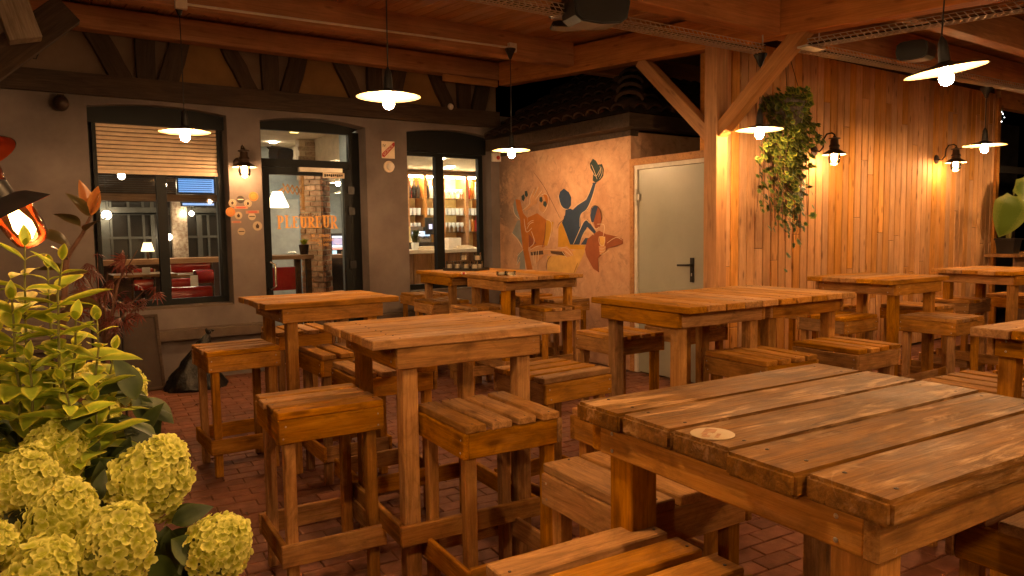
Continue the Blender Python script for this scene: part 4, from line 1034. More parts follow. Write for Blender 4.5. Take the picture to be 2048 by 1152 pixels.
# board and bag against the cafe wall ------------------------------------
bd = thing('menu_board', 'dark brown chalk menu board leaning under the dining window', 'board', (.95, 7.8, 0))
bl, brr = at(262, 781, 2, 0), at(332, 779, 2, 0); tl2 = at(236, 664, 1, bl.y + .33); 
ux = Vector((brr.x - bl.x, brr.y - bl.y, 0)).normalized(); ux = Vector((1, .02, 0)).normalized(); up_ = Vector((0, .34, .82)).normalized(); bw_, bh_ = .50, .78
o0 = Vector((at(332, 779, 2, 0).x - bw_, at(332, 779, 2, 0).y, 0.004)); nrm = ux.cross(up_).normalized()
def bq(a, b, c=0): return o0 + ux * a + up_ * b - nrm * (-c)
def slab(g, a0, a1, b0, b1, c0, c1):
    vs = [bq(a, b, c) for c in (c0, c1) for a, b in ((a0, b0), (a1, b0), (a1, b1), (a0, b1))]
    g.add(vs, [(3, 2, 1, 0), (4, 5, 6, 7), (0, 1, 5, 4), (1, 2, 6, 5), (2, 3, 7, 6), (3, 0, 4, 7)])
g = G(); slab(g, .0, bw_, 0, bh_, 0, .012); g.obj('panel', BOARDP, bd)
for nm, a in (('frame_rail', (0, bw_, 0, .03)), ('frame_rail', (0, bw_, bh_ - .03, bh_)), ('frame_rail', (0, .028, .031, bh_ - .031)), ('frame_rail', (bw_ - .028, bw_, .031, bh_ - .031))):
    g = G(); slab(g, *a, .0125, .024); g.obj(nm, W_DARK, bd)
g = G(); r = random.Random(9)
for k in range(9):
    b = .10 + .068 * k; a = .06
    while a < .42:
        l_ = r.uniform(.008, .035)
        if r.random() < .55: slab(g, a, a + l_, b, b + .007, .0126, .0134)
        a += l_ + r.uniform(.01, .03)
g.obj('chalk_mark', BLACK, bd)
bc = at(392, 782, 2, 0); bag = thing('bin_bag', 'black plastic bin bag slumped below the stone ledge', 'bag', (bc.x, bc.y + .1, 0))
g = G(); n, m = 40, 22; vs = []; fs = []
for i in range(m + 1):
    f = i / m; z = .55 * f
    rr = max(.012, .285 * (1 - f) ** .8 * (.93 + .07 * math.cos(f * 5)) + .02 * (1 - f)) * (.93 if f < .04 else 1)
    for k in range(n):
        a = 2 * PI * k / n; p = Vector((math.cos(a), math.sin(a), z * 4))
        q_ = rr * (1 + .16 * mnoise.noise(p * 2.2) + .10 * mnoise.noise(p * 6) + .07 * math.sin(a * 9 + z * 14) * f)
        vs.append((bc.x + .03 + q_ * math.cos(a) + .16 * f * f, bc.y + .12 + q_ * .62 * math.sin(a) + .10 * f, z + .012 * mnoise.noise(p * 5)))
for i in range(m):
    for k in range(n): l = (k + 1) % n; fs.append((i * n + k, i * n + l, (i + 1) * n + l, (i + 1) * n + k))
fs += [tuple(range(n))[::-1], tuple(m * n + k for k in range(n))]
g.add(vs, fs); g.obj('sack', BAG, bag, True)
g = G(); c = Vector((bc.x + .19, bc.y + .22, .545)); g.ball(c, .03, 10, 7, 1, .8, .9); g.ball(c + Vector((.03, .01, .012)), .022, 8, 6, 1.5, .7, .6); g.ball(c + Vector((-.02, 0, .02)), .018, 8, 6, .8, .7, 1.2); g.obj('knot', BAG, bag, True)
# metal trellis behind the plants
tq = at(185, 700, 1, 6.9); trl = thing('plant_trellis', 'thin black metal trellis behind the red maple', 'trellis', (tq.x, 6.9, 0))
g = G(); x0 = at(183, 640, 1, 6.9).x; x1 = at(243, 640, 1, 6.9).x
for x in (x0, x1): g.tube([(x, 6.9, 0), (x, 6.9, 1.0)], .01, 6)
for z in (.25, .5, .75, .99): g.tube([(x0, 6.9, z), (x1, 6.9, z)], .007, 6)
g.obj('frame', BLACK, trl)

# ------------------------------------------------------------------ counter, plant and dark opening on the right
ct = thing('counter', 'low wooden counter under the dark opening at the right edge', 'counter', (12.4, 4.6, 0))
g = G(); g.box(11.30, 14.5, 4.30, 4.70, 1.075, 1.115); g.obj('top_board', W_FURN, ct)
for k in range(7):
    x = 11.36 + k * .44; plank('front_board', 1.065, .43, .02, W_BAR, ct, (x + .215 - 12.4, 4.36 - 4.6, .535), 'zx', var=k % 3)
opn = thing('outer_wall', 'rough dark grey wall outside the opening at the right edge', 'wall', (14, 6.9, 0))
g = G(); g.box(10.5, 18, 6.9, 7.1, 0, 3.6); g.obj('wall', NIGHTW, opn)
opf = thing('opening_frame', 'dark crossbar frame of the unglazed opening behind the potted plant', 'frame', (12.8, 4.8, 1.1))
zb = at(2020, 340, 1, 4.8).z
g = G(); g.box(WX1 + .1, 14.5, 4.78, 4.83, zb - .05, zb + .05); g.box(13.1, 13.2, 4.78, 4.83, 1.12, zb - .051); g.obj('crossbar', BLACK, opf)
g = G(); g.box(WX1 + .09, 14.5, WY - .02, WY + .1, 3.18, 3.5); g.obj('head_board', W_WALL, opf)
sl = thing('string_lights', 'short string of tiny white lights in the dark opening', 'lights', (12.4, 6.2, 3.3))
pts = [at(u, v, 1, 6.2) for u, v in ((1999, 213), (2005, 219), (2006, 228), (2009, 235), (2003, 243))]
g = G(); g.tube(pts, .004, 5); g.obj('wire', BLACK, sl)
E_TINY = emit('tiny_white_light', (1, .9, .8), 2.5)
for i, p in enumerate(pts + [at(2003, 224, 1, 6.2), at(2010, 214, 1, 6.2)]):
    g = G(); g.ball(p, .007, 8, 6); g.obj('light', E_TINY, sl, True)
def leaf_mesh(name, L, W, fold=.25, curl=.3, shape=None, n=8, point=1.0):
    """leaf blade along +x from the stalk, folded on its midrib; attribute edge runs 0 (rib) to 1 (margin)"""
    shape = shape or (lambda t: math.sin(PI * t ** .85) ** .9)
    vs = []; fs = []; ed = []
    for i in range(n + 1):
        t = i / n; hw = max(.0, W / 2 * shape(t)); x = L * t; z = -curl * L * t * t + .12 * L * t
        for s in (-1, -.5, 0, .5, 1):
            vs.append((x - .03 * L * abs(s) * (1 - t), hw * s, z + fold * hw * abs(s) + .06 * hw * math.sin(9 * t + s))); ed.append(abs(s) if 0 < i < n else .9)
    for i in range(n):
        for k in range(4): fs.append((i * 5 + k, i * 5 + k + 1, i * 5 + 6 + k, i * 5 + 5 + k))
    me = bpy.data.meshes.new(name); me.from_pydata(vs, [], fs)
    at_ = me.attributes.new('edge', 'FLOAT', 'POINT'); at_.data.foreach_set('value', ed)
    me.polygons.foreach_set('use_smooth', [True] * len(me.polygons))
    return me
def put_leaf(me, mat, parent, pos, d, upv_=Vector((0, 0, 1)), s=1.0, roll=0.0, name='leaf'):
    if not me.materials: me.materials.append(mat)
    d = Vector(d).normalized(); y = upv_.cross(d)
    if y.length < .05: y = Vector((1, 0, 0)).cross(d)
    y.normalize(); z = d.cross(y)
    m = Matrix((d, y, z)).transposed().to_4x4(); m.translation = pos
    o = bpy.data.objects.new(name, me); COL.objects.link(o); o.parent = parent
    o.matrix_basis = wm(parent).inverted() @ m @ Matrix.Rotation(roll, 4, 'X') @ Matrix.Scale(s, 4)
    return o
# elephant ear in its pot
pp = at(2016, 500, 1, 4.5); pz = 1.117
pot = thing('potted_plant', 'elephant ear plant in a square black pot on the counter', 'plant', (pp.x, 4.5, pz))
def sq(g, h0, w0, h1, w1, cap=True):
    vs = [(pp.x + a * w0, 4.5 + b * w0, pz + h0) for a, b in ((-1, -1), (1, -1), (1, 1), (-1, 1))] + [(pp.x + a * w1, 4.5 + b * w1, pz + h1) for a, b in ((-1, -1), (1, -1), (1, 1), (-1, 1))]
    g.add(vs, [(3, 2, 1, 0), (4, 5, 6, 7), (0, 1, 5, 4), (1, 2, 6, 5), (2, 3, 7, 6), (3, 0, 4, 7)])
g = G(); sq(g, 0, .098, .19, .122); sq(g, .191, .132, .215, .132); g.obj('pot', BLACKP, pot)
g = G(); g.tube([(pp.x, 4.5, pz + .2), (pp.x + .005, 4.5, pz + .28), (pp.x + .01, 4.49, pz + .36)], [.032, .035, .02], 10); g.obj('trunk', STEM, pot, True)
HEART = lambda t: (min(1, (t * 3.2) ** .6) * (1 - t ** 2.4) ** .8 * 1.05) if t > 0 else .35
big = leaf_mesh('elephant_leaf', .58, .50, .12, .35, HEART, 10)
for tip, pos, s in ((rgt * -.32 - upv * .9 - fwd * .2, at(2026, 392, 1, 4.3), .98), (rgt * .75 - upv * .30 - fwd * .1, at(2030, 372, 1, 4.42), 1.0), (rgt * .8 + upv * .2, at(2060, 420, 1, 4.6), .8)):
    b0 = Vector((pp.x + .01, 4.49, pz + .34)); 
    g = G(); mid = (b0 + pos) / 2 + Vector((0, 0, .06)); g.tube([b0, mid, pos], [.018, .013, .008], 8); g.obj('stalk', STEM, pot, True)
    put_leaf(big, L_ELE, pot, pos, tip, -fwd + upv * .25, s)

# ------------------------------------------------------------------ ivy basket
ic = at(1566, 200, 1, 4.35)
ivy = thing('hanging_ivy', 'trailing ivy in a grey hanging basket before the larch boards', 'plant', (ic.x, 4.35, ic.z))
ztop = at(1560, 190, 1, 4.35).z; zbot = at(1560, 268, 1, 4.35).z; rad = .20
g = G(); g.lathe([(.12, zbot - ic.z), (rad * .9, zbot - ic.z + .1), (rad, ztop - ic.z - .02), (rad * .96, ztop - ic.z - .02), (.001, ztop - ic.z - .05)], 24, Matrix.Translation(ic)); g.obj('basket', rough_mat('grey_moss_basket', (.05, .045, .04), (.22, .19, .16), 30, .9, .5), ivy, True)
g = G()
for k in range(3):
    a = 2 * PI * k / 3 + .4; g.tube([(ic.x + rad * math.cos(a), 4.35 + rad * math.sin(a), ztop - .02), (ic.x, 4.35, ztop + .55)], .003, 5)
g.tube([(ic.x, 4.35, ztop + .55), (ic.x, 4.35, ceil_z(4.35))], .003, 5); g.obj('hanger_wire', BLACK, ivy)
def ivy_shape_mesh(s=1):
    pts = [(0, 0), (.25, .42), (.1, .55), (.55, .40), (.62, .52), (1.0, 0), (.62, -.52), (.55, -.40), (.1, -.55), (.25, -.42)]
    vs = [(.35, 0, .06)] + [(x, y, -.05 * abs(y)) for x, y in pts]; fs = [(0, i + 1, (i + 1) % len(pts) + 1) for i in range(len(pts))]
    me = bpy.data.meshes.new('ivy_leaf'); me.from_pydata([(x * .062 * s, y * .062 * s, z * .062 * s) for x, y, z in vs], [], fs)
    a = me.attributes.new('edge', 'FLOAT', 'POINT'); a.data.foreach_set('value', [.2] + [.9] * len(pts)); return me
iv = [ivy_shape_mesh(1), ivy_shape_mesh(.8), ivy_shape_mesh(1.2)]
for me in iv: me.materials.append(L_IVY)
r = random.Random(21); strands = []; spots = []
zb_ = at(1555, 470, 1, 4.3).z
for i in range(96):
    a = r.uniform(PI * .86, PI * 2.14); rr = rad * r.uniform(.35, 1.08)
    x = ic.x + rr * math.cos(a) * 1.18; y = 4.35 + rr * math.sin(a) * .8
    ln = (ztop - zb_) * r.choice((.6, .74, .84, .92, 1.0)) * r.uniform(.85, 1.04)
    if i in (3, 17): ln = (ztop - zb_) * 1.22
    pts = []; z = ztop - r.uniform(0, .06); n_ = 11; wx = r.uniform(-.07, .08)
    for k in range(n_ + 1):
        t = k / n_; pts.append(Vector((x + wx * t + .018 * math.sin(7 * t + i), y - .035 * math.sin(PI * min(1, t * 2)) + .012 * math.cos(5 * t + i), z - ln * t)))
    strands.append(pts)
    for k in range(1, n_ + 1):
        for _ in range(1 if k < 3 else (2 if k < 9 else 1)):
            if r.random() < (.74 if k < 8 else .6): spots.append(pts[k] + Vector((r.uniform(-.035, .035), r.uniform(-.045, .01), r.uniform(-.03, .03))))
for side in (-1, 1):
    for j in range(2):
        x = ic.x + side * rad * 1.0; pts = []
        for k in range(9): t = k / 8; pts.append(Vector((x + side * (.20 + .08 * j) * t, 4.3 - .04 * t, ztop - (.05 if side > 0 else .28) - .25 * t * (1 + .5 * j) - .05 * math.sin(4 * t))))
        strands.append(pts); spots += [p + Vector((r.uniform(-.02, .02), -.01, r.uniform(-.02, .02))) for p in pts for _ in range(2)]
for i in range(130):
    a = r.uniform(PI * .9, PI * 2.1); spots.append(Vector((ic.x + rad * 1.18 * math.cos(a), 4.35 + rad * 1.05 * math.sin(a), ztop + r.uniform(-.05, .05) - (.16 * r.random() if math.cos(a) > .45 or math.cos(a) < -.75 else 0))))
g = G()
for pts in strands: g.tube(pts, .0022, 4)
o = g.obj('stem', BARK, ivy); o['kind'] = 'stuff'
spots.sort(key=lambda p: p.y)
for p in spots[:300]:
    put_leaf(iv[r.randrange(3)], L_IVY, ivy, p, (r.uniform(-.8, .8), r.uniform(-.75, -.1), r.uniform(-1, -.1)), Vector((r.uniform(-.4, .4), -1, r.uniform(.1, .9))), r.uniform(.8, 1.15), r.uniform(-.6, .6))
g = G(); edv = []
for p in spots[300:]:
    me = iv[r.randrange(3)]; d = Vector((r.uniform(-.8, .8), r.uniform(-.75, .1), r.uniform(-1, -.1))).normalized(); y = Vector((r.uniform(-.4, .4), -1, r.uniform(.1, .9))).cross(d).normalized(); m = Matrix((d, y, d.cross(y))).transposed().to_4x4(); m.translation = p
    g.add([m @ v.co for v in me.vertices], [tuple(f.vertices) for f in me.polygons]); edv += [x.value for x in me.attributes['edge'].data]
o = g.obj('leaves', L_IVY, ivy); o['kind'] = 'stuff'
a = o.data.attributes.new('edge', 'FLOAT', 'POINT'); a.data.foreach_set('value', edv)
# ------------------------------------------------------------------ planting in the left foreground
r = random.Random(4)
OUT = Vector((0, 0, 1))
ov = [leaf_mesh('shrub_leaf', .105, .054, .3, .22), leaf_mesh('shrub_leaf', .092, .052, .2, .40), leaf_mesh('shrub_leaf', .115, .056, .36, .08)]
for me in ov: me.materials.append(L_VAR)
def shrub(name, label, base, tips, depths, leafs, mat, step=.052, sz=1.0, group=None, stemmat=None, stop=.32, low=.35):
    t = thing(name, label, 'shrub', base, 0, group)
    g = G()
    for (u, v), dp in zip(tips, depths):
        tip = at_d(u, v, dp); b = Vector(base) + Vector((r.uniform(-.08, .08), r.uniform(-.08, .08), 0))
        pts = [b.lerp(tip, k / 14) + Vector((0, 0, .12 * math.sin(PI * k / 14))) + Vector((r.uniform(-.006, .006), r.uniform(-.006, .006), 0)) for k in range(15)]
        g.tube(pts, [.008 - .0058 * k / 14 for k in range(15)], 6)
        total = (tip - b).length; n = int(total * (1 - stop) / step)
        for k in range(n + 1):
            f = 1 - k * step / total
            if f < stop: break
            i = min(13, int(f * 14)); p = pts[i].lerp(pts[i + 1], f * 14 - i); ax = (pts[i + 1] - pts[i]).normalized()
            a0 = (k % 2) * PI / 2 + r.uniform(-.35, .35) + .6
            open_ = min(1.0, .35 + .38 * k)
            for s in (0, PI):
                x = ax.orthogonal().normalized(); y = ax.cross(x)
                d = (x * math.cos(a0 + s) + y * math.sin(a0 + s)) * open_ + ax * (1.05 - .78 * open_)
                sc_ = sz * (.42 + .58 * min(1, k / 3)) * r.uniform(.68, 1.2)
                put_leaf(leafs[r.randrange(3)], mat, t, p, d, ax + Vector((0, 0, .4)), sc_, r.uniform(-.25, .25))
    g.obj('stem', stemmat or STEM, t, True)
    return t
b1_ = at_d(90, 1500, 1.9); b1_.z = 0
shrub('variegated_shrub', 'yellow green variegated shrub, the tallest plant at the left edge', (b1_.x, b1_.y, 0),
      [(50, 492), (100, 535), (28, 600), (150, 640), (-20, 560), (60, 720), (10, 700)], [1.72, 1.80, 1.65, 1.75, 1.7, 1.62, 1.85], ov, L_VAR, .046, 1.0, 'variegated shrubs in the left bed', stop=.42)
b2_ = at_d(190, 1500, 1.85); b2_.z = 0
shrub('variegated_shrub', 'yellow green variegated shrub with one upright shoot near the window trellis', (b2_.x, b2_.y, 0),
      [(196, 640), (120, 520), (190, 800), (225, 700), (130, 760)], [1.72, 1.66, 1.70, 1.85, 1.62], ov, L_VAR, .046, .95, 'variegated shrubs in the left bed', stop=.42)
# dark rubber plant behind the lantern
rl = [leaf_mesh('rubber_leaf', .20, .085, .2, .25), leaf_mesh('rubber_leaf', .20, .085, .12, .55), leaf_mesh('rubber_leaf', .15, .06, .4, -.1)]
rb0 = at_d(128, 560, 2.9); rub = thing('rubber_plant', 'dark leaved rubber plant with young coppery leaves against the taupe wall', 'plant', (rb0.x, rb0.y, 0))
P = [Vector((rb0.x - .03, rb0.y, 0)), at_d(118, 800, 2.9), at_d(133, 520, 2.9), at_d(140, 505, 2.9), at_d(165, 468, 2.9), at_d(182, 430, 2.9)]
g = G(); g.tube(P, [.018, .014, .011, .009, .007, .005], 8); g.obj('stem', BARK, rub, True)
def rleaf(u0, v0, u1, v1, k, mat, L, dz=0.0):
    a = at_d(u0, v0, 2.9); b = at_d(u1, v1, 2.9 + dz); me = rl[k].copy(); me.materials.clear(); me.materials.append(mat)
    put_leaf(me, mat, rub, a, b - a, Vector((.0, -.75, .75)), (b - a).length / L, r.uniform(-.2, .2))
rleaf(183, 428, 152, 366, 2, L_RUBY, .15); rleaf(183, 430, 200, 372, 2, L_RUBY, .15); rleaf(184, 428, 216, 388, 2, L_RUBY, .15, -.05); rleaf(181, 432, 138, 385, 0, L_RUB, .2, -.1)
rleaf(172, 462, 208, 428, 0, L_RUB, .2, -.1); rleaf(160, 452, 112, 410, 1, L_RUB, .2); rleaf(140, 490, 82, 446, 1, L_RUB, .2, -.15); rleaf(132, 520, 108, 488, 0, L_RUB, .2, -.1); rleaf(128, 540, 60, 520, 1, L_RUB, .2); rleaf(130, 555, 175, 540, 0, L_RUB, .2); rleaf(125, 600, 60, 590, 1, L_RUB, .2); rleaf(125, 620, 190, 600, 0, L_RUB, .2, -.1)
# red japanese maple: palmate, finely cut leaves
def maple_mesh():
    vs = []; fs = []
    for k in range(7):
        a = (k - 3) * .45; L = .075 * (1 - .09 * abs(k - 3)); w_ = .0048
        c, s = math.cos(a), math.sin(a); b = len(vs)
        for x, y, z in ((0, 0, 0), (L * .45, w_, -.004), (L, 0, -.028), (L * .45, -w_, -.004)): vs.append((x * c - y * s, x * s + y * c, z))
        fs.append((b, b + 1, b + 2, b + 3))
    me = bpy.data.meshes.new('maple_leaf'); me.from_pydata(vs, [], fs); me.attributes.new('edge', 'FLOAT', 'POINT'); me.materials.append(L_MAPLE); return me
mm = maple_mesh()
mb = at_d(215, 800, 3.3); mpl = thing('japanese_maple', 'small red leaved Japanese maple in front of the dining window', 'tree', (mb.x, mb.y, 0))
g = G(); root = Vector((mb.x, mb.y, 0)); fork = at_d(212, 690, 3.3); g.tube([root, root.lerp(fork, .5) + Vector((.02, 0, 0)), fork], [.016, .012, .009], 7)
for (u, v, n_) in ((165, 540, 7), (195, 505, 8), (215, 545, 6), (255, 510, 6), (275, 500, 6), (290, 580, 8), (320, 585, 6), (250, 600, 7), (205, 600, 8), (180, 590, 6), (235, 640, 7), (270, 630, 5), (225, 570, 6), (160, 620, 5), (150, 570, 5)):
    tip = at_d(u, v, 3.3 + r.uniform(-.25, .2)); mid = fork.lerp(tip, .55) + Vector((r.uniform(-.03, .03), 0, .04)); g.tube([fork, mid, tip], [.006, .004, .0018], 5)
    for k in range(max(3, n_ * 6 // 10)):
        p = mid.lerp(tip, r.uniform(.15, 1.05)) + Vector((r.uniform(-.03, .03), r.uniform(-.03, .03), r.uniform(-.025, .025)))
        put_leaf(mm, L_MAPLE, mpl, p, (r.uniform(-1, 1), r.uniform(-.8, .3), r.uniform(-.7, .25)), Vector((r.uniform(-.4, .4), -.5, 1)), r.uniform(.7, 1.1), r.uniform(-.6, .6))
g.obj('trunk', BARK, mpl, True)
# hydrangea with lime green flower heads
hb = at_d(190, 1500, 1.65); hb.z = 0
hyd = thing('hydrangea', 'hydrangea bush with big lime green flower heads filling the lower left corner', 'shrub', (hb.x, hb.y, 0))
CORE = plain('floret_core', (.16, .18, .03), .9)
fe = []
def floret(g, c, nrm, s):
    n_ = nrm.normalized(); x = n_.orthogonal().normalized(); y = n_.cross(x); a0 = r.uniform(0, 1.6)
    for k in range(4):
        a = a0 + k * PI / 2 + r.uniform(-.12, .12); d = x * math.cos(a) + y * math.sin(a); e = n_.cross(d); cup = r.uniform(.05, .45)
        L = s * r.uniform(.85, 1.1); w_ = L * .60
        b = [c, c + d * L * .38 - e * w_ * .8 + n_ * L * .05, c + d * L * .8 - e * w_ * .72 + n_ * L * cup * .7, c + d * L * 1.02 + n_ * L * cup, c + d * L * .8 + e * w_ * .72 + n_ * L * cup * .7, c + d * L * .38 + e * w_ * .8 + n_ * L * .05, c + d * L * .5 - n_ * L * .06]
        fe.extend([.0, .55, .95, 1.0, .95, .55, .12])
        g.add(b, [(0, 1, 6), (1, 2, 6), (2, 3, 6), (3, 4, 6), (4, 5, 6), (5, 0, 6)])
def head(u, v, dp, px, elong, tilt_, sq_=1.0, nflo=None):
    c = at_d(u, v, dp); rad_ = px * .56 * dp / F_PX; ax = (rgt * math.sin(tilt_) + upv * math.cos(tilt_)).normalized()
    q1 = ax.orthogonal().normalized(); q2 = ax.cross(q1)
    n_ = nflo or int(270 * (rad_ / .085) ** 1.5); g = G()
    for k in range(n_):
        z = 1 - 2 * (k + .5) / n_; ph = k * 2.39996; rr = math.sqrt(1 - z * z)
        taper = 1 - .30 * z * (elong > 1.02)
        d = q1 * (math.cos(ph) * rr * taper * sq_) + q2 * (math.sin(ph) * rr * taper) + ax * (z * elong)
        lump = 1 + .16 * mnoise.noise(d * 2.3 + Vector((u, v, 0))) + r.uniform(-.11, .06)
        floret(g, c + d * rad_ * .9 * lump, q1 * math.cos(ph) * rr + q2 * math.sin(ph) * rr + ax * z + Vector((r.uniform(-.3, .3), r.uniform(-.3, .3), r.uniform(-.2, .35))), .0172 * min(1.05, max(.7, rad_ / .075)))
    h = g.obj('flower_head', FLORET, hyd); a_e = h.data.attributes.new('edge', 'FLOAT', 'POINT'); a_e.data.foreach_set('value', fe); fe.clear()
    g = G(); m = Matrix((q1, q2, ax)).transposed().to_4x4(); m.translation = c
    pr = [(max(.001, rad_ * .80 * math.sin(PI * i / 8) * (1 + .30 * math.cos(PI * i / 8) * (elong > 1.02))), -rad_ * .8 * elong * math.cos(PI * i / 8)) for i in range(9)]
    g.lathe(pr, 12, m); g.obj('core', CORE, h, True)
    g = G(); b = Vector((hb.x + r.uniform(-.1, .1), hb.y + r.uniform(-.1, .1), .2)); s = c - ax * rad_ * .7 * elong; g.tube([s, s.lerp(b, .4) - ax * .05, b], [.0045, .005, .008], 6); g.obj('stem', BARK, hyd, True)
for a in ((308, 952, 1.62, 136, 1.22, .62), (112, 905, 1.66, 112, 1.25, .35), (52, 965, 1.56, 122, 1.15, .2), (128, 1034, 1.42, 124, 1.16, .3), (234, 1084, 1.34, 132, 1.22, .3), (440, 1092, 1.52, 118, 1.06, .75), (92, 1150, 1.28, 138, 1.05, 0.2), (-8, 1090, 1.34, 76, 1.2, 0),
          (250, 773, 2.35, 72, 1.0, .5), (185, 760, 2.3, 66, 1.0, 0), (120, 760, 2.2, 50, 1.0, 0), (215, 830, 2.1, 44, 1.0, .3), (20, 860, 2.0, 70, 1.0, 0)):
    head(*a)
hl = [leaf_mesh('hydrangea_leaf', .125, .07, .22, .3), leaf_mesh('hydrangea_leaf', .11, .06, .3, .45), leaf_mesh('hydrangea_leaf', .13, .066, .15, .2)]
for me in hl: me.materials.append(L_HYD)
for (u, v, dp, du, dv_, s) in ((345, 1045, 1.55, 45, -20, 1), (340, 1060, 1.5, 10, 70, 1), (345, 1080, 1.48, 75, 40, 1.05), (320, 1075, 1.5, -5, 80, 1), (300, 900, 1.9, -35, -60, 1), (265, 905, 1.85, -50, 20, 1), (290, 870, 2.0, 30, -70, 1.1), (270, 850, 2.1, 40, 60, 1.1), (285, 800, 2.2, 45, 30, 1.1), (275, 790, 2.2, 35, 70, 1.1), (250, 880, 1.9, -60, 10, 1.1), (220, 900, 1.8, -30, 60, 1), (230, 960, 1.7, 20, -60, 1),
        (255, 985, 1.6, -20, -50, .9), (370, 1130, 1.5, 50, 30, 1), (350, 1150, 1.45, 30, 40, 1), (300, 1120, 1.5, 60, 20, 1), (180, 880, 1.8, -30, 50, 1), (150, 850, 1.8, -60, 10, 1), (110, 870, 1.8, -30, 40, 1), (40, 840, 1.7, -50, 30, 1.1), (60, 880, 1.9, 40, 20, 1.1), (280, 930, 1.8, -60, 30, 1.1), (200, 1000, 1.55, 0, -50, .9), (10, 1030, 1.5, 40, 20, 1), (170, 950, 1.7, 40, -30, 1), (245, 830, 2.1, 20, 60, 1.1), (310, 820, 2.25, 20, 50, 1.0)):
    for j in range(2):
        p = at_d(u + r.uniform(-12, 12) * j, v + r.uniform(-12, 12) * j, dp + .08 * j); d = rgt * du - upv * dv_ + fwd * r.uniform(-40, 20)
        put_leaf(hl[r.randrange(3)], L_HYD, hyd, p, d, upv * .6 - fwd, s * r.uniform(.62, 1.0), r.uniform(-.5, .5))
for k in range(110):      # inner foliage that closes the bush
    p = at_d(r.uniform(-40, 290), r.uniform(760, 1190), r.uniform(1.7, 2.25)); 
    put_leaf(hl[r.randrange(3)], L_HYD, hyd, p, (r.uniform(-1, 1), r.uniform(-1, .4), r.uniform(-.5, .6)), Vector((0, -.3, 1)), r.uniform(.8, 1.15), r.uniform(-.5, .5))

# dry leaves on the paving
dryl = leaf_mesh('dry_leaf', .045, .022, .5, .6); L_DRY = leafmat('dry_brown_leaf', (.06, .03, .015), (.1, .05, .02), .7, .1); dryl.materials.append(L_DRY)
for (u, v, lb) in ((490, 1027, 'curled dry leaf on the bricks left of the nearest bar stool'), (398, 810, 'dry leaf on the bricks beside the bin bag'), (352, 880, 'dry leaf on the bricks by the flower bed')):
    p = at(u, v, 2, .002); t = thing('dry_leaf', lb, 'leaf', tuple(p), 0, 'dry leaves on the paving'); put_leaf(dryl, L_DRY, t, p + Vector((0, 0, .006)), (r.uniform(-1, 1), r.uniform(-1, 1), .1), s=r.uniform(.8, 1.2), name='blade')
# ------------------------------------------------------------------ inside the cafe
IY = 12.2
room = thing('cafe_room', None, None, (3, 10.4, 0)); room['kind'] = 'structure'
g = G(); g.box(-2.5, 9.5, FY + T + .002, IY, -.01, .0); g.obj('floor', W_BAR, room)
zbar = at(880, 352, 1, 11.2).z + .09
g = G(); g.box(-2.5, 3.94, FY + T + .002, IY, 2.95, 3.02); g.box(3.945, 9.5, FY + T + .002, IY, zbar, 3.02); g.obj('ceiling', OFFW, room)
g = G(); g.box(-2.5, 3.05, IY, IY + .1, 0, 2.95); g.obj('dining_back_wall', DARKWALL, room)
g = G(); g.box(3.05, 9.5, IY + .0, IY + .1, 0, 2.95); g.obj('back_wall', GREYB, room)
g = G(); g.box(-2.6, -2.5, FY + T, IY + .1, 0, 2.95); g.obj('left_wall', DARKWALL, room)
g = G(); g.box(9.5, 9.6, FY + T, IY + .1, 0, 2.95); g.obj('right_wall', CREAMP, room)
g = G(); g.box(2.16, 2.26, FY + T + .003, FY + T + .9, 0, 2.94); g.box(3.84, 3.94, FY + T + .003, FY + T + 1.1, 0, 2.94); g.obj('partition', GREYB, room)
# dining side: blind, header, window grid, screens, seats
bli = thing('venetian_blind', 'thin dark venetian blind inside the top of the dining window', 'blind', (1.4, 8.72, 2.0)); n_ = 8
za, zb2 = at(300, 351, 1, 8.72).z, at(300, 386, 1, 8.72).z
for k in range(n_):
    g = G(); z = za + (zb2 - za) * (k + .5) / n_; g.box(.80, 1.95, 8.71, 8.735, z - .002, z + .003); g.obj('slat', BLACK, bli)
hd = at(300, 388, 1, 9.2); hd2 = at(300, 402, 1, 9.2)
tag(G().box(.3, 2.15, 9.2, 9.28, hd2.z, hd.z).obj('header_beam', W_BAR), 'brown header beam across the dining room behind the blind', 'beam')
gw = thing('inner_window', 'inner window wall of white bars and dark panes behind the red seats', 'window', (1.8, 11.6, 1.0))
zt_, zb3 = at(300, 404, 1, 11.6).z, at(300, 522, 1, 11.6).z
g = G(); g.box(.4, 2.98, 11.62, 11.64, zb3, zt_); g.obj('dark_pane', BLACKP, gw)
g = G()
for u, w_ in ((205, .16), (222, .03), (258, .03), (287, .03), (305, .05), (345, .03), (372, .03), (398, .07), (416, .03)):
    x = at(u, 450, 1, 11.6).x; g.box(x - w_ / 2, x + w_ / 2, 11.57, 11.615, zb3, zt_)
for v, h in ((422, .10), (475, .035), (428, .03)):
    z = at(300, v, 1, 11.6).z; g.box(.4, 2.98, 11.565, 11.61, z - h / 2, z + h / 2)
g.obj('bar', DARKBAR, gw)
g = G(); xq = at(348, 450, 1, 11.5); g.box(xq.x - .03, xq.x + .17, 11.45, 11.56, zb3, zt_); tag(g.obj('brick_pier', OLDBRICK), 'narrow whitewashed brick pier seen through the dining window', 'pier')
g = G(); lq = at(280, 522, 1, 11.0); g.box(.3, 2.98, 10.95, 11.3, lq.z - .05, lq.z + .02); tag(g.obj('ledge', W_POST), 'orange lit wooden ledge carrying the small table lamp', 'ledge')
E_BLUE = emit('blue_screen', (.02, .36, 1), .11)
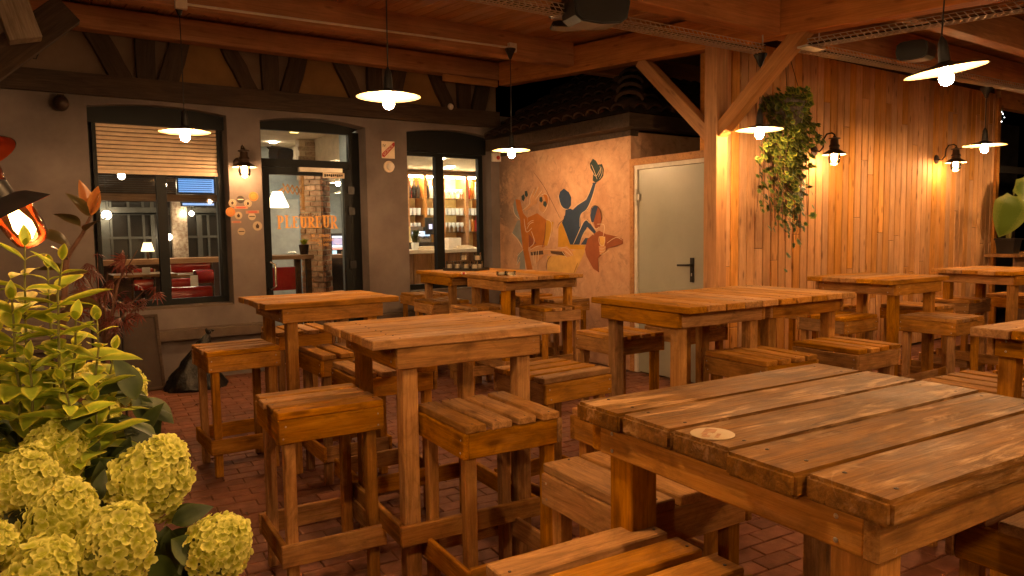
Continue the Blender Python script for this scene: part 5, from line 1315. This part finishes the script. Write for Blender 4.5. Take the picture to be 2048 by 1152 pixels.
def screen(label, u0, v0, u1, v1, Y, m=None):
    a, b = at(u0, v0, 1, Y), at(u1, v1, 1, Y); t = thing('television', label, 'television', ((a.x + b.x) / 2, Y, b.z))
    g = G(); g.box(a.x - .02, b.x + .02, Y + .002, Y + .05, b.z - .02, a.z + .02); g.obj('housing', BLACKP, t)
    g = G(); g.box(a.x, b.x, Y - .003, Y + .001, b.z, a.z); g.obj('screen', m or E_BLUE, t)
screen('bright blue television behind the blind of the dining window', 356, 357, 428, 386, 10.4)
screen('blue strip of a second screen under the header beam', 365, 406, 428, 411, 11.2)
def small_lamp(label, u, v, Y, hpx=20):
    p = at(u, v, 1, Y); t = thing('table_lamp', label, 'lamp', (p.x, Y, p.z - .18))
    g = G(); g.lathe([(.05, .06), (.085, -.06)], 18, Matrix.Translation(p)); g.obj('lamp_shade', emit('lit_shade', (1, .62, .26), .5) if 'lit_shade' not in bpy.data.materials else bpy.data.materials['lit_shade'], t, True)
    g = G(); g.lathe([(.05, -.2), (.05, -.19), (.012, -.18), (.02, -.12), (.012, -.05)], 14, Matrix.Translation(p)); g.obj('foot', RUST, t, True)
small_lamp('small table lamp with a glowing pleated shade on the ledge', 295, 494, 11.1)
E_SPOT = emit('ceiling_spot', (1, .80, .55), 34)
E_GLOBE = emit('globe_light', (1, .78, .5), 5)
def globe(label, u, v, Y, rd=.05, m=None):
    p = at(u, v, 1, Y); t = thing('globe_lamp', label, 'lamp', (p.x, Y, p.z)); g = G(); g.ball(p, rd, 14, 10); g.obj('globe', m or E_GLOBE, t, True)
    g = G(); g.tube([p + Vector((0, 0, rd)), (p.x, p.y, 2.948)], .004, 5); g.obj('cord', BLACK, t)
globe('small round lamp at the top left of the dining window', 243, 352, 10.5, .045); globe('small round lamp beside the window mullion', 327, 370, 10.8, .04)
globe('round lamp low behind the dining window, right of the mullion', 338, 474, 11.3, .045); globe('left lamp of the far pair inside the dining room', 367, 427, 11.4, .035); globe('right lamp of the far pair inside the dining room', 383, 427, 11.4, .035); globe('lamp at the left edge of the dining window', 213, 430, 11.4, .06)
def seat(label, u0, v0, u1, v1, Y, dpt=.12):
    a, b = at(u0, v0, 1, Y), at(u1, v1, 1, Y); t = thing('diner_chair', label, 'chair', ((a.x + b.x) / 2, Y, 0), 0, 'red vinyl seats in the dining room')
    h = a.z - b.z; g = G(); n = 10; pts = []
    for k in range(n + 1):
        an = -PI / 2 + PI * k / n; pts.append((math.cos(an), math.sin(an)))
    vs = [(a.x + .03, Y + .05 - dpt * .5 * abs(c) ** .6, b.z + h / 2 + h / 2 * s * .999) for c, s in pts]
    g.prism([(x, y, z) for x, y, z in vs] + [(a.x + .03, Y + .09, a.z), (a.x + .03, Y + .09, b.z)][::1], (b.x - a.x - .06, 0, 0)); g.obj('backrest', VINYL, t, True)
    g = G()
    for x in (a.x + .015, b.x - .015): g.tube([(x, Y - .02, a.z - .01), (x, Y + .02, b.z), (x, Y + .04, .02)], .013, 8)
    g.obj('frame', CHROME, t, True)
    g = G(); g.box(a.x + .03, b.x - .03, Y + .1, Y + .5, .43, .5); g.obj('seat', VINYL, t)
seat('nearest red vinyl chair inside the dining window', 334, 576, 431, 616, 9.25); seat('red vinyl seat behind the nearest one', 338, 558, 392, 578, 9.95); seat('red vinyl seat left of the mullion, front', 263, 560, 312, 580, 9.8)
seat('red vinyl seat left of the mullion, behind', 262, 538, 312, 556, 10.4); seat('wide red bench back under the inner window', 330, 522, 425, 545, 11.0); seat('rounded red seat with light streaks by the right frame', 385, 540, 430, 566, 10.0, .3)
def cafetable(label, u, v, Y, wd):
    p = at(u, v, 1, Y); t = thing('dining_table', label, 'table', (p.x, Y, 0)); g = G(); g.box(p.x - wd / 2, p.x + wd / 2, Y - .3, Y + .3, p.z - .03, p.z); g.obj('tabletop', W_BAR, t)
    g = G(); g.tube([(p.x, Y, .02), (p.x, Y, p.z - .03)], .03, 8); g.box(p.x - .2, p.x + .2, Y - .2, Y + .2, 0, .02); g.obj('pedestal', BLACK, t)
cafetable('dining table behind the left red seats', 285, 547, 10.1, .7); cafetable('dining table right of the mullion with a menu card', 360, 548, 10.4, .6)
for lb, u, v, Y in (('white menu card left of the mullion', 293, 546, 10.05), ('white menu card right of the mullion', 335, 541, 10.3), ('yellowish menu card by the nearest red chair', 389, 562, 9.7)):
    p = at(u, v, 1, Y); g = G(); g.prism([(p.x - .045, Y, p.z - .08), (p.x + .045, Y, p.z - .08), (p.x + .045, Y + .02, p.z + .07), (p.x - .045, Y + .02, p.z + .07)], (0, .004, 0)); tag(g.obj('menu_card', WHITE), lb, 'card')
# behind the door: brick pillar of single bricks
bp = thing('brick_pillar', 'brick pillar behind the glazed café door, lamplight coloured into its left face', 'pillar', (3.75, 9.9, 0))
PY = 9.75; xa = at(601, 450, 1, PY).x; xm = at(631, 450, 1, PY).x; xr2 = at(661, 450, 1, PY).x
def rotpt(x, y): return (x, y)
pw_ = xm - xa
g = G(); g.prism([(xa + .012, PY + .012, 0), (xm, PY - .26 + .016, 0), (xr2, PY + .0, 0), (xm + .02, PY + .3, 0)], (0, 0, 2.38)); g.obj('mortar_core', MORTAR, bp)
rr_ = random.Random(8)
def face(ax, ay, bx_, by, nb, odd, mat_):
    A, Bv = Vector((ax, ay, 0)), Vector((bx_, by, 0)); d = (Bv - A); L = d.length; d.normalize(); nn = Vector((d.y, -d.x, 0))
    z = .02; k = 0
    while z < 2.33:
        n_ = nb; off = (k % 2) * .5 / n_
        cuts = [0] + [min(1, max(0, i / n_ + off)) for i in range(0 if off else 1, n_ + 0)] + [1]
        cuts = sorted(set(round(c, 4) for c in cuts))
        for c0, c1 in zip(cuts[:-1], cuts[1:]):
            if c1 - c0 < .08: continue
            p0_ = A + d * (c0 * L + .007); p1_ = A + d * (c1 * L - .007); pr = rr_.uniform(.006, .018)
            g = G(); g.prism([p0_ + nn * pr + Vector((0, 0, z)), p1_ + nn * pr + Vector((0, 0, z)), p1_ - nn * .02 + Vector((0, 0, z)), p0_ - nn * .02 + Vector((0, 0, z))], (0, 0, .058)); g.obj('brick', mat_, bp)
        z += .072; k += 1
face(xa, PY, xm, PY - .26, 2, 0, PBRICK_LIT); face(xm + .004, PY - .26, xr2, PY + .02, 2, 1, PBRICK)
# old brick wall above, seen through the transom
obw = thing('old_brick_wall', 'whitewashed old brick wall seen through the door transom', 'wall', (4.6, 11.0, 2.3))
q0, q1 = at(598, 318, 1, 10.9), at(712, 250, 1, 10.9)
zz = q0.z - .3; k = 0
g = G(); g.box(q0.x + .02, q1.x + .6, 10.93, 11.1, zz, 2.94); g.obj('mortar', MORTAR, obw)
while zz < 2.88:
    x = q0.x + (.11 if k % 2 else 0)
    while x < q1.x + .5:
        g = G(); pr = rr_.uniform(.0, .012); g.box(x, x + .205, 10.905 + pr, 10.94, zz, zz + .058); g.obj('brick', OLDBRICK, obw); x += .217
    zz += .072; k += 1
q = at(562, 308, 1, 10.2); speaker('black loudspeaker inside above the café door', q, math.radians(20), .2, .26, .2, .2)
q = at(588, 262, 1, 9.6); el = thing('emergency_light', 'white emergency light fitting inside above the café door', 'light fitting', (q.x, 9.6, q.z)); g = G(); g.box(q.x - .16, q.x + .16, 9.57, 9.63, q.z - .01, q.z + .045); g.obj('housing', WHITE, el); g = G(); g.box(q.x - .05, q.x + .05, 9.575, 9.625, q.z - .028, q.z - .011); g.obj('light', emit('amber_indicator', (1, .7, .12), .2), el)
# scissor lamp, inner door, high table, chairs, jukebox
sh_p = at(555, 401, 1, 9.3); sl2 = thing('scissor_lamp', 'scissor arm wall lamp with a glowing cream shade', 'lamp', (sh_p.x, 9.3, sh_p.z))
g = G(); g.lathe([(.055, .11), (.135, -.075), (.13, -.085)], 22, Matrix.Translation(sh_p)); g.obj('lamp_shade', emit('lit_cream_shade', (1, .74, .38), 1.1), sl2, True)
g = G(); N_ = 4; s0 = at(566, 376, 1, 9.3); s1 = at(603, 382, 1, 9.45)
for k in range(N_):
    a = s0.lerp(s1, k / N_); b = s0.lerp(s1, (k + 1) / N_); h = Vector((0, 0, .055)); g.tube([a - h, b + h], .008, 6); g.tube([a + h, b - h], .008, 6)
g.tube([sh_p + Vector((0, 0, .1)), s0 + Vector((0, 0, .0))], .01, 6); g.box(s1.x, s1.x + .03, s1.y - .02, s1.y + .02, s1.z - .25, s1.z + .2); g.obj('scissor_arm', W_POST, sl2)
idr = thing('inner_door', 'pale blue grey panel door behind the brick pillar', 'door', (3.7, 12.1, 0)); xa2, xb2 = at(578, 500, 1, 12.1).x, at(601, 500, 1, 12.1).x
g = G(); g.box(xb2 - 1.0, xb2, 12.12, 12.16, .02, 2.1); g.obj('leaf', plain('pale_door_paint', (.42, .45, .44), .6), idr); g = G(); g.tube([(xb2 - .09, 12.08, at(575, 505, 1, 12.1).z), (xb2 - .22, 12.08, at(575, 505, 1, 12.1).z)], .012, 8); g.box(xb2 - .115, xb2 - .07, 12.1, 12.118, .95, 1.2); g.obj('handle', CHROME, idr)
def hightable(label, u0, u1, v, Y):
    a, b = at(u0, v, 1, Y), at(u1, v, 1, Y); t = thing('high_table', label, 'table', ((a.x + b.x) / 2, Y, 0)); g = G(); g.box(a.x - .3, b.x, Y, Y + .5, a.z - .05, a.z); g.obj('tabletop', W_BAR, t)
    for x in (a.x - .28, b.x - .09):
        for y in (Y + .02, Y + .42): g = G(); g.box(x, x + .06, y, y + .06, 0, a.z - .05); g.obj('leg', W_DARK, t)
hightable('high wooden table left behind the glazed door', 540, 628, 512, 9.1); hightable('high wooden table right behind the brick pillar', 664, 720, 510, 10.6)
for lb, u, v, Y in (('bentwood bar chair under the high table, behind the door', 590, 555, 9.4), ('bentwood bar chair at the right of the brick pillar', 684, 540, 10.1)):
    p = at(u, v, 1, Y); t = thing('bar_chair', lb, 'chair', (p.x, Y, 0), 0, 'bentwood chairs inside'); g = G(); g.lathe([(.001, .03), (.19, .03), (.2, .015), (.19, 0), (.001, 0)], 20, Matrix.Translation((p.x, Y, .66))); g.obj('seat', W_POST if 'right' in lb else W_DARK, t, True)
    for a_ in range(4):
        an = a_ * PI / 2 + .6; c_, s_ = math.cos(an), math.sin(an); g = G(); g.tube([(p.x + .15 * c_, Y + .15 * s_, .66), (p.x + .24 * c_, Y + .24 * s_, 0)], .016, 7); g.tube([(p.x + .2 * c_, Y + .2 * s_, .3), (p.x + .08 * c_, Y + .08 * s_, .5), (p.x + .0, Y, .62)], .008, 5); g.obj('leg', W_DARK, t, True)
p = at(580, 543, 1, 9.9); g = G(); g.box(p.x - .28, p.x + .12, 9.9, 10.1, p.z - .25, p.z + .06); tag(g.obj('red_bench', VINYL), 'red vinyl bench back below the high table', 'bench')
a_, b_ = at(664, 472, 1, 11.2), at(706, 512, 1, 11.2); jb = thing('arcade_screen', 'blue and white lit screen of a games machine behind the door', 'screen', (a_.x + .2, 11.2, b_.z))
g = G(); g.box(a_.x - .03, b_.x + .05, 11.21, 11.5, 0, a_.z + .04); g.obj('cabinet', BLACKP, jb)
hgt_ = a_.z - b_.z
for (f0, f1, c_, nm) in ((.0, .10, (.5, .7, .9), 'screen_band'), (.12, .42, (.02, .06, .35), 'screen_band'), (.44, .56, (.5, .75, .95), 'screen_band'), (.58, .66, (.6, .08, .1), 'screen_band'), (.70, 1.0, (.2, .6, .75), 'screen_band')):
    g = G(); g.box(a_.x, b_.x if f1 < .9 else a_.x + .07, 11.195, 11.209, a_.z - f1 * hgt_, a_.z - f0 * hgt_); g.obj(nm, emit('screen_%d' % int(f0 * 100), c_, .16), jb)
for lb, u, v, Y in (('flat enamel pendant at the top right behind the glazed door', 676, 366, 10.3), ('lower flat enamel pendant behind the glazed door', 689, 386, 11.2)):
    p = at(u, v, 1, Y); t = thing('indoor_pendant', lb, 'lamp', tuple(p)); g = G(); g.lathe([(.17, 0), (.05, .05), (.03, .1)], 20, Matrix.Translation(p)); g.obj('shade', ENAMEL, t, True); g = G(); g.ball(p + Vector((0, 0, -.005)), .036, 12, 8); g.obj('bulb', E_SPOT, t, True); g = G(); g.tube([p + Vector((0, 0, .1)), (p.x, p.y, 2.948)], .004, 5); g.obj('cord', BLACK, t)
p = at(608, 500, 1, 9.35); pv = thing('flower_pot', 'brown pot with a small green plant on the high table', 'plant', (p.x, 9.35, p.z - .06)); g = G(); g.lathe([(.001, -.06), (.05, -.06), (.065, .07), (.06, .07), (.001, .05)], 14, Matrix.Translation(p)); g.obj('pot', RUST, pv, True)
for k in range(14):
    put_leaf(ov[k % 3], L_VAR, pv, p + Vector((0, 0, .06)), (r.uniform(-1, 1), r.uniform(-1, 1), 1.1), s=.9)
# bar -------------------------------------------------------------------
BY = 11.2
bar_c = thing('bar_counter', 'wooden bar counter seen through the bar window', 'counter', (6, 9.9, 0)); zc_ = at(850, 500, 1, 9.7).z
g = G(); g.box(4.05, 9.2, 9.7, 10.25, zc_ - .05, zc_); g.obj('worktop', CREAM, bar_c)
for k in range(16):
    plank('panel_board', round(zc_ - .055, 3), .29, .03, W_BAR, bar_c, (4.22 + k * .3 - 6, 9.78 - 9.9, (zc_ - .055) / 2), 'zx', var=k % 3)
shf = thing('bar_shelves', 'lit cream wall shelves with glasses behind the bar', 'shelf', (6.5, BY, 1))
zt2 = at(880, 352, 1, BY).z; zb4 = .95
g = G(); g.box(5.0, 9.0, BY + .36, BY + .4, zb4, zt2); g.obj('back_panel', CREAMP, shf)
g = G(); g.box(5.0, 9.0, BY - .02, BY + .36, zt2 + .002, zt2 + .07); g.obj('top_board', W_BAR, shf)
ups = [at(u, 430, 1, BY).x for u in (817, 852, 888, 935, 968)]; ups = [ups[0]] + ups[1:] + [ups[-1] + .5, ups[-1] + 1.0]
for x in ups: g = G(); g.box(x - .025, x + .025, BY, BY + .357, zb4, zt2); g.obj('upright', W_POST, shf)
E_STRIP = emit('shelf_strip_light', (1, .78, .42), 24)
lev = [at(900, v, 1, BY).z for v in (397, 430, 464)]
rb = random.Random(31)
wine = G().lathe([(.03, 0), (.004, .004), (.004, .07), (.032, .1), (.036, .13), (.03, .165)], 10).mesh('wine_glass', True); wine.materials.append(GLASSW)
tumb = G().lathe([(.001, .004), (.03, 0), (.038, .12), (.035, .12), (.028, .01)], 10).mesh('tumbler', True); tumb.materials.append(GLASSW)
def bottle_mesh(m): 
    b = G().lathe([(.001, 0), (.036, 0), (.038, .16), (.03, .2), (.013, .235), (.013, .3), (.001, .3)], 10).mesh('bottle', True); b.materials.append(m); return b
btl = [bottle_mesh(m) for m in (plain('dark_bottle_glass', (.02, .015, .012), .1), plain('amber_bottle_glass', (.35, .12, .02), .1), plain('clear_bottle_glass', (.6, .6, .55), .1), plain('red_bottle', (.35, .03, .03), .2))]
cnt = {'glass': 0, 'bottle': 0}
def shelf_item(kind, me, x, y, z, label):
    o = bpy.data.objects.new(kind, me); COL.objects.link(o); o.location = (x, y, z); tag(o, label, 'glass' if 'glass' in kind or kind == 'tumbler' else 'bottle', label_group[kind])
label_group = {'wine_glass': 'wine glasses on the bar shelves', 'tumbler': 'tumblers on the bar shelves', 'bottle': 'bottles on the bar shelves'}
ups = ups[:6]
BAY = ['leftmost', 'second', 'third', 'fourth', 'rightmost']; SHF = ['top', 'middle', 'bottom']
for bi, (xa_, xb_2) in enumerate(zip(ups[:-1], ups[1:])):
    g = G(); g.box(xa_ + .03, xb_2 - .03, BY + .02, BY + .06, zt2 - .03, zt2 - .004); g.obj('strip_light', E_STRIP, shf)
    for li, z in enumerate(lev):
        g = G(); g.box(xa_ + .027, xb_2 - .027, BY + .03, BY + .355, z - .012, z); g.obj('glass_shelf', CLEAR, shf)
        x = xa_ + .07
        while x < min(xb_2 - .06, ups[4] + .25):
            for y in (BY + .09, BY + .22):
                if bi in (0, 1) and li == 0: shelf_item('bottle', btl[rb.choice((0, 0, 1, 3, 2))], x, y, z + .001, f'bottle on the {SHF[li]} glass shelf in the {BAY[bi]} lit bay of the bar')
                elif bi >= 3 and li != 1: shelf_item('bottle', btl[rb.randrange(4)], x, y, z + .001, f'bottle on the {SHF[li]} glass shelf in the {BAY[bi]} lit bay of the bar')
                elif li == 2 or (li == 0 and rb.random() < .6): shelf_item('wine_glass', wine, x, y, z + .001, f'stemmed glass on the {SHF[li]} shelf in the {BAY[bi]} lit bay of the bar')
                else: shelf_item('tumbler', tumb, x, y, z + .001, f'straight glass on the {SHF[li]} shelf in the {BAY[bi]} lit bay of the bar')
            x += .085
for k, u in enumerate((938, 944)):
    p = at(u, 492, 1, 10.9); shelf_item('bottle', btl[(3, 0)[k]], p.x, 10.9, zb4 + .0, 'dark bottle with pale label standing right behind the bar')
cmz = thing('coffee_machine', 'shiny coffee machine behind the bar counter', 'machine', (5.4, 10.9, zb4)); p = at(838, 470, 1, 10.9)
g = G(); g.box(p.x - .18, p.x + .2, 10.85, 11.15, p.z - .12, p.z + .14); g.obj('body', CHROME, cmz)
g = G(); g.box(p.x - .15, p.x + .17, 10.84, 10.849, p.z - .02, p.z + .06); g.obj('front_panel', emit('cool_display', (.35, .65, 1), .14), cmz)
g = G(); g.box(p.x - .22, p.x + .24, 10.8, 11.19, zb4 - .1, p.z - .121); g.obj('drip_tray', BLACKP, cmz)
g = G()
for k in range(3): g.tube([(p.x - .1 + .1 * k, 10.84, p.z - .03), (p.x - .1 + .1 * k, 10.74, p.z - .05)], .014, 7)
g.obj('group_handle', BLACKP, cmz)
p = at(862, 452, 1, 10.8); tp = thing('till_screen', 'dark till screen beside the coffee machine', 'screen', (p.x, 10.8, p.z)); g = G(); g.box(p.x - .1, p.x + .08, 10.8, 10.83, p.z - .14, p.z + .14); g.obj('screen', BLACKP, tp); g = G(); g.box(p.x - .04, p.x + .02, 10.792, 10.799, p.z - .05, p.z + .03); g.obj('lit_icon', emit('till_icon', (.1, .25, .8), .16), tp)
g = G(); g.box(5.0, 9.0, BY - .12, BY + .36, .86, .945); g.obj('back_counter', W_BAR, shf)
p = at(906, 487, 1, 10.0); g = G(); g.box(p.x - .1, p.x + .12, 9.95, 10.1, zc_ + .001, zc_ + .17); tag(g.obj('napkin_box', WHITE), 'white napkin box on the bar counter', 'box')
for k, (u, lb) in enumerate(((850, 'folded bar towel left on the counter'), (925, 'folded bar towel right on the counter'))):
    p = at(u, 494, 1, 9.95); g = G(); g.box(p.x - .16, p.x + .16, 9.85, 10.05, zc_ + .001, zc_ + .03); g.box(p.x - .1, p.x + .12, 9.87, 10.03, zc_ + .031, zc_ + .05); tag(g.obj('bar_towel', CREAM), lb, 'towel')
p = at(830, 480, 1, 9.9); bpv = thing('bar_plant', 'green plant in a jar on the bar counter', 'plant', (p.x, 9.9, zc_ + .001)); g = G(); g.lathe([(.001, 0), (.05, 0), (.06, .1), (.05, .11)], 12, Matrix.Translation((p.x, 9.9, zc_ + .001))); g.obj('jar', GLASSW, bpv, True)
for k in range(26):
    put_leaf(hl[k % 3], L_HYD, bpv, Vector((p.x + r.uniform(-.03, .03), 9.9, zc_ + r.uniform(.1, .25))), (r.uniform(-1, 1), r.uniform(-1, .5), r.uniform(.2, 1.4)), s=r.uniform(.7, 1.1))
for lb, u, v in (('recessed ceiling spot left in the bar', 846, 352), ('recessed ceiling spot right in the bar', 897, 336)):
    p = at(u, v, 2, zbar - .012); t = thing('ceiling_spot', lb, 'lamp', (p.x, p.y, zbar - .02)); g = G(); g.lathe([(.001, .0), (.055, .0)], 16, Matrix.Translation((p.x, p.y, zbar - .014))); g.obj('lens', E_SPOT, t); g = G(); g.lathe([(.057, .002), (.075, -.004), (.08, .012)], 16, Matrix.Translation((p.x, p.y, zbar - .014))); g.obj('ring', CHROME, t, True)
for (x, y) in ((5.2, 9.3), (6.4, 9.4), (7.4, 10.6), (4.4, 10.4), (6.0, 10.4), (3.5, 11.5), (3.15, 9.15)):  # unseen spots added to brighten the bar, the door area and the pillar
    zs_ = zbar - .014 if x > 3.95 else 2.935
    t = thing('ceiling_spot', 'unseen ceiling spot added to light the café interior', 'lamp', (x, y, zs_), 0, 'unseen spots added to light the café'); g = G(); g.lathe([(.001, 0), (.055, 0)], 16, Matrix.Translation((x, y, zs_))); g.obj('lens', E_SPOT, t)

# ------------------------------------------------------------------ brick paving, single bricks where they show largest
pave = thing('brick_paving', None, None, (4, 3, 0)); pave['kind'] = 'structure'
yaw_b = math.radians(-4.9); cb_, sb_ = math.cos(yaw_b), math.sin(yaw_b)
rk = random.Random(17); cand = []
BLx, BWx = .214, .1075
for j in range(-40, 110):
    for i in range(-30, 75):
        lx = i * BLx + (BLx / 2 if j % 2 else 0); ly = j * BWx
        x = lx * cb_ - ly * sb_; y = lx * sb_ + ly * cb_
        if not (-2.6 < x < 12.9 and -1.2 < y < FY - .02): continue
        if x > MX - .1 and y > WY: continue
        cand.append((x, y, rk.uniform(-.0022, .0022), rk.uniform(-.012, .012), rk.uniform(-.006, .006), rk.uniform(-.006, .006)))
bpy.context.view_layer.update()
dg = bpy.context.evaluated_depsgraph_get()
eye = Vector((0, 0, CAM_H)); scored = []
for idx, c in enumerate(cand):
    v = Vector((c[0], c[1], 0)) - eye; d = v.dot(fwd)
    if d < .3: continue
    u = 1024 + F_PX * v.dot(rgt) / d; w_ = 576 - F_PX * v.dot(upv) / d
    if not (-60 < u < 2110 and 400 < w_ < 1200): continue
    seen = 0
    for ox, oy in ((0, 0), (-.07, -.03), (.07, -.03), (-.07, .03), (.07, .03)):
        tgt = Vector((c[0] + ox * cb_ - oy * sb_, c[1] + ox * sb_ + oy * cb_, .004)); dv2 = tgt - eye
        hit = sc.ray_cast(dg, eye, dv2.normalized(), distance=dv2.length - .004)
        if not hit[0]: seen += 1
    if seen: scored.append((seen / d ** 3, idx))
scored.sort(reverse=True); single = set(i for _, i in scored[:300])
def brick_geo(g, dx=0, dy=0, dz=0, ang=0, tx=0, ty=0):
    hx, hy, ch = .1048, .0516, .004
    m = Matrix.Translation((dx, dy, dz)) @ Matrix.Rotation(ang, 4, 'Z') @ Matrix.Rotation(tx, 4, 'X') @ Matrix.Rotation(ty, 4, 'Y')
    vs = [(-hx, -hy, -.05), (hx, -hy, -.05), (hx, hy, -.05), (-hx, hy, -.05), (-hx, -hy, -ch), (hx, -hy, -ch), (hx, hy, -ch), (-hx, hy, -ch), (-hx + ch, -hy + ch, 0), (hx - ch, -hy + ch, 0), (hx - ch, hy - ch, 0), (-hx + ch, hy - ch, 0)]
    g.add([m @ Vector(v) for v in vs], [(0, 1, 5, 4), (1, 2, 6, 5), (2, 3, 7, 6), (3, 0, 4, 7), (4, 5, 9, 8), (5, 6, 10, 9), (6, 7, 11, 10), (7, 4, 8, 11), (8, 9, 10, 11)])
g = G(); brick_geo(g); bme = g.mesh('brick'); bme.materials.append(BRICK)
g = G()
for i, (x, y, z, a, tx, ty) in enumerate(cand):
    if i in single:
        o = bpy.data.objects.new('brick', bme); COL.objects.link(o); o.parent = pave; o.location = (x - 4, y - 3, z); o.rotation_euler = (tx, ty, yaw_b + a)
    else: brick_geo(g, x, y, z, yaw_b + a, tx, ty)
o = g.obj('brick_field', BRICK, pave); o['kind'] = 'stuff'

# lettering becomes plain meshes
bpy.context.view_layer.update(); dg = bpy.context.evaluated_depsgraph_get()
for o in [x for x in sc.objects if x.type == 'FONT']:
    me = bpy.data.meshes.new_from_object(o.evaluated_get(dg)); m2 = bpy.data.objects.new('lettering', me); COL.objects.link(m2)
    m2.parent = o.parent; m2.matrix_basis = o.matrix_basis.copy(); bpy.data.objects.remove(o)
